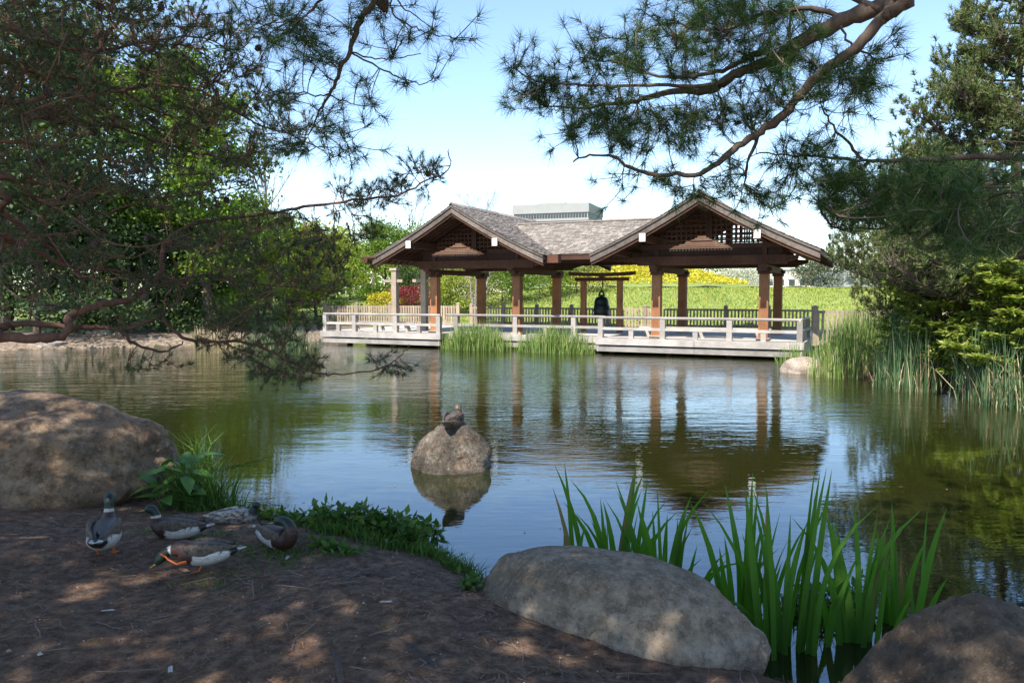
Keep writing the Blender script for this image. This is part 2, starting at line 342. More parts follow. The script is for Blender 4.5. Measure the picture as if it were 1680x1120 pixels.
for ci, cx in enumerate(CXS):
    rng = random.Random(11 + ci)
    mb = MB()
    for s_ in (-1, 1): strip_along(mb, s_, cx, RV0+0.03, RV1-0.03, -0.012, 0.05)
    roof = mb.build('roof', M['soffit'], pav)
    mb = MB()
    for s_ in (-1, 1):
        add_shingles(mb, lambda s, q, l, s_=s_: (cx + s_*prof(s)[0] + s_*l*0.45, RV0 - 0.06 + q, prof(s)[1] + l*0.9), RV1 - RV0 + 0.12, 27, 0.16, rng)
    tag(mb.build('shingles', M['shingle'], roof), kind='stuff')
    mb = MB()
    for k in range(18):
        y0 = RV0 - 0.08 + (RV1-RV0+0.16)*k/18; y1 = y0 + (RV1-RV0+0.16)/18 + 0.06
        for s_ in (-1, 1): mb.prism([(cx, y0, ZR+0.075+0.002*k), (cx+s_*0.1, y0, ZR-0.02), (cx+s_*0.1, y0, ZR-0.005), (cx, y0, ZR+0.1)], [(cx, y1, ZR+0.065), (cx+s_*0.1, y1, ZR-0.03), (cx+s_*0.1, y1, ZR-0.015), (cx, y1, ZR+0.09)])
    mb.build('ridge_cap', M['shingle'], roof)
    for y0, y1 in ((RV0-0.03, RV0+0.03), (RV1-0.03, RV1+0.03)):        # gable boards, two tiers
        for s_ in (-1, 1):
            mb = MB(); strip_along(mb, s_, cx, y0, y1, -0.08, 0.20); mb.build('bargeboard', M['barge'], pav)
            d_ = -0.045 if y0 < 0 else 0.045
            mb = MB(); strip_along(mb, s_, cx, min(y0+d_, y0)+(0.0 if y0 < 0 else 0.0), max(y1+d_, y1) if y0 > 0 else y1-0.004, -0.015, 0.062, s1=1.004); mb.build('verge_trim', M['barge'], pav)
            mb = MB(); strip_along(mb, s_, cx, y0+0.05 if y0 < 0 else y0-0.07, y1+0.07 if y0 < 0 else y1-0.05, -0.27, 0.1); mb.build('verge_rafter', M['dark_wood'], pav)
    for s_ in (-1, 1):                                                  # rafters
        mb = MB(); strip_along(mb, s_, 0, 0, 0.075, -0.063, 0.11, s1=0.99)
        rs = mb.build('rafter', M['dark_wood'], pav); rs.location = (cx, RV0+0.3, 0)
        for k in range(1, 17): inst(rs, 'rafter', pav, (cx, RV0+0.3+k*0.425, 0))
    for s_ in (-1, 1):                                                  # eave fascia
        o, z = prof(1.0); x_ = cx + s_*(o - 0.01)
        mb = MB(); mb.box(min(x_, x_ + s_*0.04), max(x_, x_ + s_*0.04), RV0+0.01, RV1-0.01, z-0.16, z-0.035); mb.build('eave_board', M['dark_wood'], pav)
    # timber frame
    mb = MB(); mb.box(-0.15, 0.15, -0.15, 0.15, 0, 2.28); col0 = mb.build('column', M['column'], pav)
    first = True
    for x_ in (cx-CW, cx+CW):
        for y_ in (V0, V1):
            c0 = col0 if first else inst(col0, 'column', pav); first = False; c0.location = (x_, y_, DECK_Z+0.02)
            mb = MB(); mb.box(-0.21, 0.21, -0.21, 0.21, 0.0, 0.09); b0 = mb.build('column_base', M['fence_wood'], c0); b0.location = (0, 0, -0.02)
            mb = MB(); mb.box(-0.19, 0.19, -0.19, 0.19, 2.14, 2.24); mb.box(-0.24, 0.24, -0.13, 0.13, 2.24, 2.36); mb.build('bracket', M['dark_wood'], c0)
        mb = MB(); mb.box(x_-0.11, x_+0.11, V0-0.52, V1+0.52, 2.82, 3.02)
        mb.prism([(x_-.11, V0-.52, 2.90), (x_+.11, V0-.52, 2.90), (x_+.11, V0-.52, 3.018), (x_-.11, V0-.52, 3.018)], [(x_-.11, V0-.72, 2.97), (x_+.11, V0-.72, 2.97), (x_+.11, V0-.72, 3.016), (x_-.11, V0-.72, 3.016)])
        mb.build('side_beam', M['dark_wood'], pav)
        mb = MB(); mb.box(x_-0.09, x_+0.09, RV0-0.12, RV1+0.12, 3.76, 4.0); pu = mb.build('purlin', M['dark_wood'], pav)
        mb = MB(); mb.box(x_-0.1, x_+0.1, RV0-0.135, RV0-0.118, 3.75, 4.01); mb.build('white_end_cap', M['white_paint'], pu)
        for y_ in (V0, V1): mb = MB(); mb.box(x_-0.07, x_+0.07, y_-0.1, y_+0.1, 3.345, 3.575); mb.build('strut', M['dark_wood'], pav)
    for y_ in (V0, V1):
        mb = MB(); mb.box(cx-2.45, cx+2.45, y_-0.12, y_+0.12, 3.04, 3.34)
        for s_ in (-1, 1):
            x0_ = cx + s_*2.45; mb.prism([(x0_, y_-.1, 3.1), (x0_, y_+.1, 3.1), (x0_, y_+.1, 3.32), (x0_, y_-.1, 3.32)], [(x0_+s_*.35, y_-.1, 3.2), (x0_+s_*.35, y_+.1, 3.2), (x0_+s_*.35, y_+.1, 3.31), (x0_+s_*.35, y_-.1, 3.31)])
        mb.build('tie_beam', M['dark_wood'], pav)
        mb = MB(); mb.box(cx-2.35, cx+2.35, y_-0.07, y_+0.07, 3.58, 3.74); mb.build('upper_tie_beam', M['dark_wood'], pav)
        mb = MB(); mb.box(cx-2.3, cx+2.3, y_-0.03, y_+0.03, 3.341, 3.579); mb.build('gable_panel', M['soffit'], pav)
        mb = MB()                                                       # lattice of the gable
        k = -2.6
        while k < 2.6:
            zt = prof(abs(k)/HALF)[1] - 0.2
            if zt > 3.8: mb.box(cx+k-0.028, cx+k+0.028, y_-0.02, y_+0.02, 3.75, zt)
            k += 0.165
        z_ = 3.86
        while z_ < 4.9:
            o = off_of_z(z_+0.22); mb.box(cx-o, cx+o, y_-0.045, y_-0.021, z_-0.028, z_+0.028); z_ += 0.165
        mb.build('gable_lattice', M['dark_wood'], pav)
        mb = MB(); mb.box(cx-0.09, cx+0.09, y_-0.1, y_+0.1, 3.75, 4.74); mb.build('king_post', M['dark_wood'], pav)
    for s_ in (-1, 1):                                                  # outer wall plates below the eaves
        x_ = cx + s_*2.75; mb = MB(); mb.box(x_-0.08, x_+0.08, RV0+0.25, RV1-0.25, 3.345, 3.52); mb.build('wall_plate', M['dark_wood'], pav)
    mb = MB(); mb.box(cx-0.1, cx+0.1, RV0+0.1, RV1-0.1, 4.78, 5.02); mb.build('ridge_beam', M['dark_wood'], pav)
    # tiered hood in the middle of the gable
    hood = MB(); yh0 = -0.30
    for (hw, dp, z0, z1) in ((0.98, 0.34, 3.50, 3.545), (0.90, 0.29, 3.552, 3.60), (0.72, 0.24, 3.607, 3.66), (0.55, 0.19, 3.667, 3.715), (0.34, 0.14, 3.76, 3.80), (0.24, 0.11, 3.807, 3.85), (0.14, 0.08, 3.857, 3.91)):
        hood.prism([(cx-hw, yh0-dp, z0), (cx+hw, yh0-dp, z0), (cx+hw, yh0+0.1, z0), (cx-hw, yh0+0.1, z0)], [(cx-hw*0.9, yh0-dp*0.8, z1), (cx+hw*0.9, yh0-dp*0.8, z1), (cx+hw*0.9, yh0+0.1, z1), (cx-hw*0.9, yh0+0.1, z1)])
    hood.box(cx-0.5, cx+0.5, yh0-0.1, yh0+0.08, 3.715, 3.76)
    ho = hood.build('gable_hood', M['red_wood'], pav)
    mb = MB(); mb.box(cx-0.5, cx-0.42, yh0+0.1, V0-0.07, 3.6, 3.7); mb.box(cx+0.42, cx+0.5, yh0+0.1, V0-0.07, 3.6, 3.7); mb.build('hood_arm', M['dark_wood'], ho)
    mb = MB(); mb.box(-0.022, 0.022, -0.1, 0.1, -0.05, 0); dn = mb.build('hood_dentil', M['barge'], ho); dn.location = (cx-0.95, yh0-0.2, 3.498)
    for k in range(1, 20): inst(dn, 'hood_dentil', ho, (cx-0.95+k*0.1, yh0-0.2, 3.498))
# roof between the two gables
rng = random.Random(5); uL, uR = CXS; CZ, CD, CVW = 4.82, 1.34, 2.45
def cz(s): return CZ - CD*(1.1*s - 0.1*s*s)
cr = MB()
for s_ in (-1, 1):
    for k in range(NS):
        a, b = k/NS, (k+1)/NS; za, zb = cz(a), cz(b); oa, ob = off_of_z(za)-0.12, off_of_z(zb)-0.12
        ya, yb = VM + s_*CVW*a, VM + s_*CVW*b
        cr.prism([(uL+oa, ya, za-.06), (uR-oa, ya, za-.06), (uR-oa, ya, za-.01), (uL+oa, ya, za-.01)], [(uL+ob, yb, zb-.06), (uR-ob, yb, zb-.06), (uR-ob, yb, zb-.01), (uL+ob, yb, zb-.01)])
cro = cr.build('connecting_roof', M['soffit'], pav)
mb = MB()
for s_ in (-1, 1):
    for r in range(20):
        s0, s1 = r/20, min(1.01, (r+1.25)/20); o = off_of_z(cz(s0)) - 0.1; q = uL + o - rng.random()*0.1; q_end = uR - o
        while q < q_end:
            wd = 0.16*(0.75+0.6*rng.random()); q1 = min(q + wd - 0.008, q_end); l0, l1 = 0.005, 0.03 + 0.014*rng.random()
            ya, yb = VM + s_*CVW*s0, VM + s_*CVW*s1
            mb.add([(q, ya, cz(s0)+l0), (q1, ya, cz(s0)+l0), (q1, yb, cz(s1)+l1), (q, yb, cz(s1)+l1), (q1, yb, cz(s1)+l1-.02), (q, yb, cz(s1)+l1-.02)], [(0, 1, 2, 3), (3, 2, 4, 5), (0, 3, 5), (1, 4, 2)]); q += wd
tag(mb.build('shingles', M['shingle'], cro), kind='stuff')
mb = MB(); mb.box(uL+0.9, uR-0.9, VM-0.12, VM+0.12, CZ-0.01, CZ+0.045); mb.build('ridge_cap', M['shingle'], cro)
for s_ in (-1, 1):
    y_ = VM + s_*(CVW-0.02); ze = cz(1.0)
    mb = MB(); mb.box(uL+HALF-0.3, uR-HALF+0.3, y_-0.03, y_+0.03, ze-0.2, ze-0.07); mb.build('eave_board', M['dark_wood'], cro)
    mb = MB(); mb.box(uL+CW+0.3, uR-CW-0.3, y_-s_*0.5-0.1, y_-s_*0.5+0.1, 3.22, 3.42); mb.build('eave_beam', M['dark_wood'], cro)
mb = MB(); mb.box(uL+HALF-0.25, uL+HALF+0.45, RV0+0.25, RV0+0.55, 3.14, 3.42); mb.build('valley_box', M['dark_wood'], pav)
mb = MB(); mb.tube([(uL-HALF+0.02, RV0-0.35, 3.33), (uL-HALF+0.02, RV1, 3.33)], 0.11, 8); mb.tube([(uL-HALF-0.2, RV0-0.3, 3.42), (uL-HALF+0.5, RV0-0.3, 3.42)], 0.05, 6); mb.build('eave_log', M['dark_wood'], pav)

# ------------------------------------------------------------------ deck
deck = empty('timber_deck', BLOC, BROT); tag(deck, 'weathered silver grey timber deck standing over the pond under the pavilion', 'deck')
UL0, UL1, UR1, VREC, VB = -11.8, -6.2, 6.7, 0.62, 9.2
m, t, p = new_mat('sun bleached deck planks')
br = N(t, 'ShaderNodeTexBrick'); tc = N(t, 'ShaderNodeTexCoord'); t.links.new(tc.outputs['Object'], br.inputs[0])
br.inputs['Scale'].default_value = 1.0; br.inputs['Brick Width'].default_value = 3.0; br.inputs['Row Height'].default_value = 0.14; br.inputs['Mortar Size'].default_value = 0.006
br.inputs['Color1'].default_value = (0.46, 0.41, 0.37, 1); br.inputs['Color2'].default_value = (0.56, 0.51, 0.46, 1); br.inputs['Mortar'].default_value = (0.08, 0.07, 0.06, 1)
n1 = noise_tex(t, 6, 6, sc3=(0.6, 5, 1)); t.links.new(mixc(t, 0.35, br.outputs[0], ramp(t, n1, [(0.3, (0.28, 0.25, 0.22)), (0.7, (0.6, 0.55, 0.5))])), p.inputs['Base Color']); p.inputs['Roughness'].default_value = 0.85
M['deck'] = m
mb = MB()
for (a, b, c0, d0) in ((UL0, UL1, 0.0, VB), (UL1, 0.0, VREC, VB), (0.0, UR1, 0.0, VB)): mb.box(a, b, c0, d0, DECK_Z-0.07, DECK_Z)
mb.build('deck_floor', M['deck'], deck)
edges = [((UL0, 0), (UL1, 0)), ((UL1, 0), (UL1, VREC)), ((UL1, VREC), (0, VREC)), ((0, VREC), (0, 0)), ((0, 0), (UR1, 0)), ((UR1, 0), (UR1, VB)), ((UL0, 5), (UL0, 0))]
for (a, b) in edges:
    a = np.array(a, float); b = np.array(b, float); e = (b-a)/np.linalg.norm(b-a); nrm = np.array([e[1], -e[0]])
    L = np.linalg.norm(b-a); n = max(1, int(round(L/3.2)))
    for k in range(n):
        p0 = a + e*(L*k/n + 0.004) ; p1 = a + e*(L*(k+1)/n - 0.004)
        for (z0, z1, out) in ((0.345, 0.575, 0.03), (0.11, 0.295, -0.035)):
            q0, q1 = p0 + nrm*out, p1 + nrm*out; r0, r1 = p0 + nrm*(out-0.05), p1 + nrm*(out-0.05)
            if out > 0: q0 = q0 - e*0.02; q1 = q1 + e*0.02
            mb = MB(); mb.prism([(*q0, z0), (*q1, z0), (*r1, z0), (*r0, z0)], [(*q0, z1), (*q1, z1), (*r1, z1), (*r0, z1)]); mb.build('fascia_board', M['grey_wood'], deck)
mb = MB(); mb.tube([(0, 0, -0.6), (0, 0, 0.5)], 0.12, 8); pl0 = mb.build('pile', M['soffit'], deck); pl0.location = (0.4, 0.6, 0)
for (u_, v_) in [(u_, 0.6) for u_ in (2.4, 4.4, 6.2, -6.6, -8.6, -10.8)] + [(u_, 1.3) for u_ in (-5, -3, -1)]: inst(pl0, 'pile', deck, (u_, v_, 0))

# ------------------------------------------------------------------ low railings
def railing(name, label, pts, posts, minor):
    r = empty(name, BLOC, BROT); tag(r, label, 'railing', 'low rails along the deck edge')
    for (a, b) in zip(pts[:-1], pts[1:]):
        mb = MB(); ex = 0.12; a_ = Vector((*a, 0)); b_ = Vector((*b, 0)); e = (b_-a_).normalized()
        A = a_ - e*ex*0.5; B = b_ + e*ex*0.5
        mb.tube([(A.x, A.y, 1.265), (B.x, B.y, 1.265)], 0.047, 8); mb.build('top_rail', M['grey_wood'], r, smooth=False)
        nn = Vector((e.y, -e.x, 0)); mb = MB()
        q = [A + nn*0.07, B + nn*0.07, B - nn*0.07, A - nn*0.07]
        mb.prism([(v_.x, v_.y, 0.845) for v_ in q], [(v_.x, v_.y, 0.935) for v_ in q]); mb.build('lower_rail', M['grey_wood'], r)
    mb = MB(); mb.box(-0.085, 0.085, -0.085, 0.085, 0, 0.66); p0 = mb.build('post', M['grey_wood'], r); p0.location = (*posts[0], DECK_Z)
    for q in posts[1:]: inst(p0, 'post', r, (*q, DECK_Z))
    mb = MB(); mb.box(-0.08, 0.08, -0.06, 0.06, 0, 0.283); p1 = mb.build('short_post', M['grey_wood'], r); p1.location = (*minor[0], DECK_Z)
    for q in minor[1:]: inst(p1, 'short_post', r, (*q, DECK_Z))
    return r
e0 = 0.14
railing('deck_railing', 'low grey rail along the right platform in front of the right gable', [(0.12, e0), (UR1-0.12, e0), (UR1-0.12, 3.4)], [(0.12, e0), (2.28, e0), (4.45, e0), (UR1-0.12, e0), (UR1-0.12, 3.2)], [(1.2, e0), (3.36, e0), (5.5, e0), (UR1-0.12, 1.7)])
railing('deck_railing', 'low grey rail along the recessed deck edge behind the two reed clumps', [(UL1-0.1, VREC+0.14), (0.0, VREC+0.14)], [(-5.9, VREC+0.14), (-3.4, VREC+0.14), (-1.1, VREC+0.14)], [(-4.7, VREC+0.14), (-2.2, VREC+0.14)])
railing('deck_railing', 'low grey rail along the left platform below the left gable', [(UL0+0.1, e0), (UL1-0.12, e0)], [(UL0+0.15, e0), (-10.2, e0), (-8.25, e0), (UL1-0.12, e0)], [(-11.0, e0), (-9.2, e0), (-7.2, e0)])
# ------------------------------------------------------------------ benches with splayed legs
def bench(label, u0, u1, v_):
    b = empty('deck_bench', tuple(W((u0+u1)/2, v_, DECK_Z)), BROT); tag(b, label, 'bench', 'low benches on the deck'); L = (u1-u0)/2
    for k in range(2):
        mb = MB(); mb.box(-L, L, -0.135+k*0.137, -0.2+k*0.137+0.125, 0.32, 0.38); mb.build('seat_plank', M['grey_wood'], b)
    n = 3
    for k in range(n):
        x_ = -L + 0.35 + (2*L-0.7)*k/(n-1)
        for s_ in (-1, 1):
            mb = MB(); mb.prism([(x_-.05, s_*0.1-.03, 0), (x_+.05, s_*0.1-.03, 0), (x_+.05, s_*.1+.03, 0), (x_-.05, s_*.1+.03, 0)], [(x_-.17, s_*0.1-.03, 0.319), (x_-.07, s_*0.1-.03, 0.319), (x_-.07, s_*.1+.03, 0.319), (x_-.17, s_*.1+.03, 0.319)]); mb.build('leg', M['grey_wood'], b)
bench('low grey bench behind the front rail under the right gable', 1.2, 5.6, 1.25)
bench('low grey bench behind the front rail left of the left gable columns', -11.2, -8.0, 1.2)
# ------------------------------------------------------------------ slatted fences
def fence(label, u0, v0, u1, v1, npost, z0, ztop, mat, slat=0.07, gap=0.075, fr=None):
    f = empty('slat_fence', tuple(W(u0, v0, z0)), BROT + math.atan2(v1-v0, u1-u0)); tag(f, label, 'fence', 'slatted timber fences round the deck')
    L = math.hypot(u1-u0, v1-v0); h = ztop - z0
    mb = MB(); mb.box(-0.075, 0.075, -0.075, 0.075, 0, h+0.08); mb.prism([(-.095, -.095, h+.08), (.095, -.095, h+.08), (.095, .095, h+.08), (-.095, .095, h+.08)], [(-.03, -.03, h+.15), (.03, -.03, h+.15), (.03, .03, h+.15), (-.03, .03, h+.15)])
    p0 = mb.build('post', mat, f)
    for k in range(1, npost): inst(p0, 'post', f, (L*k/(npost-1), 0, 0))
    for zz in (0.08, h-0.1):
        mb = MB(); mb.box(0.0, L, -0.03, 0.03, zz, zz+0.08); mb.build('rail', mat, f)
    mb = MB(); mb.box(-slat/2, slat/2, -0.055, -0.032, 0.03, h-0.01); s0 = mb.build('slat', mat, f); n = int(L/(slat+gap)); s0.location = (slat, 0, 0)
    for k in range(1, n): inst(s0, 'slat', f, (slat + k*(slat+gap), 0, 0))
fence('long slat fence at the back of the deck behind both gables', -9.4, 8.6, 6.4, 8.6, 10, DECK_Z, 1.44, M['fence_wood'])
fence('slat fence running right from the deck corner behind the tall reeds', 6.95, 1.2, 12.2, 2.2, 3, 0.42, 1.56, M['fence_wood'], 0.08, 0.06)
fence('slat fence at the left end of the deck behind the pine twigs', -16.5, 6.2, -9.6, 7.6, 5, DECK_Z, 1.5, M['fence_wood'], 0.09, 0.04)
# ------------------------------------------------------------------ bell and its frame
bf = empty('bell_frame', tuple(W(-1.15, 4.0, DECK_Z)), BROT); tag(bf, 'dark timber post and beam frame holding the bell between the gables', 'bell frame')
for x_ in (-0.75, 0.75):
    mb = MB(); mb.box(x_-0.1, x_+0.1, -0.1, 0.1, 0, 2.02); mb.build('post', M['column'], bf)
mb = MB(); mb.prism([(-1.1, -.09, 2.02), (1.1, -.09, 2.02), (1.1, .09, 2.02), (-1.1, .09, 2.02)], [(-1.1, -.09, 2.16), (1.1, -.09, 2.16), (1.1, .09, 2.16), (-1.1, .09, 2.16)]); mb.build('lower_beam', M['dark_wood'], bf)
mb = MB()
for k in range(8):
    a, b = -1.35+k*2.7/8, -1.35+(k+1)*2.7/8; za, zb = 2.2+0.05*(a/1.35)**2, 2.2+0.05*(b/1.35)**2
    mb.prism([(a, -.12, za), (a, .12, za), (a, .12, za+.14), (a, -.12, za+.14)], [(b, -.12, zb), (b, .12, zb), (b, .12, zb+.14), (b, -.12, zb+.14)])
mb.build('upper_beam', M['dark_wood'], bf)
mb = MB(); mb.box(-.08, .08, -.08, .08, 2.16, 2.205); mb.build('spacer_block', M['dark_wood'], bf)
bell = empty('bronze_bell', tuple(W(-1.15, 4.0, 1.2)), BROT); bell.scale = (1.14, 1.14, 1.14); tag(bell, 'dark green bronze temple bell hanging between the two gables', 'bell')
pr = [(0.0, 0.245), (0.0, 0.285), (0.03, 0.295), (0.07, 0.28), (0.085, 0.268), (0.3, 0.262), (0.31, 0.272), (0.33, 0.272), (0.34, 0.26), (0.5, 0.245), (0.58, 0.225), (0.64, 0.18), (0.67, 0.12), (0.68, 0.0)]
mb = MB(); n = 24
vsx = [(r_*math.cos(2*math.pi*k/n), r_*math.sin(2*math.pi*k/n), z_) for (z_, r_) in pr for k in range(n)]
mb.add(vsx, [(i*n+k, i*n+(k+1) % n, (i+1)*n+(k+1) % n, (i+1)*n+k) for i in range(len(pr)-1) for k in range(n)]); mb.build('body', M['bronze'], bell, smooth=True)
mb = MB(); mb.tube([(0.09*math.cos(q), 0, 0.68+0.17*math.sin(q)) for q in np.linspace(0, math.pi, 10)], 0.035, 8); mb.tube([(0, 0, .66), (0, 0, .74)], .06, 8); mb.build('crown_loop', M['bronze'], bell, smooth=True)
mb = MB(); mb.tube([(0.0, 0, .84), (0.03, 0, 1.0), (0.03, 0, 1.28), (0.0, 0, 1.30)], 0.018, 6); mb.build('hook', M['black'], bell)
for (a_, z_) in ((-1.57, 0.2), (-0.6, 0.2), (-2.5, 0.2)):
    mb = MB(); mb.tube([(0.255*math.cos(a_), 0.255*math.sin(a_), z_), (0.283*math.cos(a_), 0.283*math.sin(a_), z_)], 0.045, 10); mb.build('striking_boss', M['bronze'], bell)
# ------------------------------------------------------------------ posts with crossbars beside the left gable
for (u_, v_, lab) in ((-8.45, 2.6, 'weathered post with short crossbar under the left eave of the left gable'), (-9.9, 2.6, 'weathered post with short crossbar beyond the left eave, among pine twigs')):
    g_ = empty('crossbar_post', tuple(W(u_, v_, DECK_Z)), BROT); tag(g_, lab, 'post', 'crossbar posts beside the pavilion')
    mb = MB(); mb.box(-0.12, 0.12, -0.12, 0.12, 0, 2.5); mb.build('shaft', M['fence_wood'], g_)
    mb = MB(); mb.box(-0.55, 0.4, -0.06, 0.06, 2.0, 2.12); mb.build('crossbar', M['fence_wood'], g_)
    mb = MB(); mb.box(-0.17, 0.17, -0.17, 0.17, 2.501, 2.6); mb.build('cap', M['fence_wood'], g_)

# ------------------------------------------------------------------ vegetation helpers
def perp(d, rng):
    a = norm(np.cross(d, rng.normal(size=d.shape))); return a
def needles(P, A, n, length, width, rng, spread=(0.25, 1.75), stem=0.04):
    """P: (T,3) tuft positions, A: (T,3) axes -> loose thin triangles"""
    T = len(P); P = np.repeat(P, n, 0); A = np.repeat(norm(A), n, 0)
    th = rng.uniform(spread[0], spread[1], T*n)[:, None]; s = perp(A, rng)
    d = norm(A*np.cos(th) + s*np.sin(th)); L = (length*rng.uniform(0.7, 1.1, T*n))[:, None]
    b = P - A*(rng.random(T*n)*stem)[:, None]; w_ = perp(d, rng)*(width/2)
    tip = b + d*L + np.array([0, 0, -1])*(L*0.08)
    return np.stack([b - w_, b + w_, tip], 1)
def leaves(P, size, rng, flat=0.0, aspect=0.55):
    n = len(P); d = rng.normal(size=(n, 3)); d[:, 2] *= (1-flat); d = norm(d)
    nn = rng.normal(size=(n, 3)); nn[:, 2] += 0.6 + 5*flat; s = norm(np.cross(d, nn)); L = (size*rng.uniform(0.6, 1.3, n))[:, None]
    return np.stack([P, P + d*L*0.5 + s*L*aspect*0.5, P + d*L, P + d*L*0.5 - s*L*aspect*0.5], 1)
def curve_pts(a, b, sag, n=4):
    a = np.array(a, float); b = np.array(b, float)
    return [a + (b-a)*t_ + np.array(sag)*4*t_*(1-t_) for t_ in np.linspace(0, 1, n)]

M['bark_brown'] = wood('rough brown bark', (0.05, 0.035, 0.027), (0.14, 0.105, 0.083), 0.9, (3, 3, 0.8), 22)
M['bark_red'] = wood('reddish pine bark', (0.085, 0.042, 0.03), (0.21, 0.115, 0.082), 0.9, (3, 3, 1), 18)
M['bark_grey'] = wood('pale grey bark', (0.2, 0.17, 0.15), (0.42, 0.37, 0.33), 0.9, (3, 3, 1), 10)
M['twig'] = plain('grey brown twig', (0.17, 0.125, 0.105), 0.9)
M['leaf_mid'] = leaf('mid green leaves', [(0.06, 0.12, 0.016), (0.13, 0.21, 0.03), (0.22, 0.3, 0.05)], 0.45)
M['leaf_dark'] = leaf('dark green leaves', [(0.016, 0.036, 0.01), (0.035, 0.065, 0.016), (0.06, 0.095, 0.024)], 0.2)
M['leaf_lime'] = leaf('yellow green spring leaves', [(0.16, 0.22, 0.025), (0.27, 0.33, 0.045), (0.4, 0.43, 0.09)], 0.45)
M['leaf_olive'] = leaf('olive yellow leaves', [(0.13, 0.14, 0.035), (0.22, 0.21, 0.05), (0.28, 0.28, 0.08)], 0.3)
M['leaf_grey'] = leaf('grey green needles', [(0.05, 0.07, 0.04), (0.1, 0.12, 0.07), (0.17, 0.18, 0.11)], 0.2)
M['leaf_red'] = leaf('crimson maple leaves', [(0.12, 0.014, 0.022), (0.23, 0.03, 0.045), (0.34, 0.07, 0.07)], 0.3)
M['leaf_yellow'] = leaf('yellow blossom', [(0.3, 0.3, 0.03), (0.5, 0.43, 0.03), (0.62, 0.52, 0.06)], 0.3)
M['leaf_white'] = leaf('white blossom and pale leaves', [(0.3, 0.34, 0.2), (0.55, 0.55, 0.45), (0.75, 0.73, 0.68)], 0.35)
M['cedar'] = leaf('yellow tipped flat cedar sprays', [(0.1, 0.16, 0.028), (0.2, 0.27, 0.05), (0.31, 0.36, 0.08), (0.45, 0.47, 0.14)], 0.45)
M['needle_lit'] = leaf('sunlit pine needles with pale candles', [(0.025, 0.048, 0.014), (0.06, 0.095, 0.026), (0.12, 0.155, 0.045), (0.3, 0.29, 0.12)], 0.25)
M['needle_white'] = leaf('blue green long pine needles', [(0.025, 0.058, 0.016), (0.055, 0.11, 0.026), (0.11, 0.18, 0.045)], 0.3, 0.4)
M['needle_red'] = leaf('dark short pine needles', [(0.032, 0.05, 0.02), (0.065, 0.09, 0.034), (0.12, 0.15, 0.06)], 0.3, 0.45)
M['reed'] = leaf('green reed blades', [(0.06, 0.12, 0.025), (0.12, 0.2, 0.04), (0.2, 0.28, 0.07), (0.3, 0.34, 0.12)], 0.3)
M['reed_blue'] = leaf('blue green reed blades', [(0.035, 0.08, 0.03), (0.07, 0.13, 0.05), (0.14, 0.2, 0.09)], 0.3)
M['straw'] = leaf('dry straw reed stems', [(0.25, 0.19, 0.1), (0.42, 0.34, 0.19), (0.55, 0.47, 0.3)], 0.2)
M['iris'] = leaf('iris leaf green', [(0.06, 0.16, 0.024), (0.11, 0.24, 0.036)], 0.5, 0.4, 0.4)
M['weed'] = leaf('weed green', [(0.035, 0.085, 0.014), (0.075, 0.15, 0.025), (0.12, 0.2, 0.04)], 0.35)
M['dock'] = leaf('broad leaf green', [(0.05, 0.12, 0.02), (0.1, 0.2, 0.035)], 0.35, 0.4, 0.4)

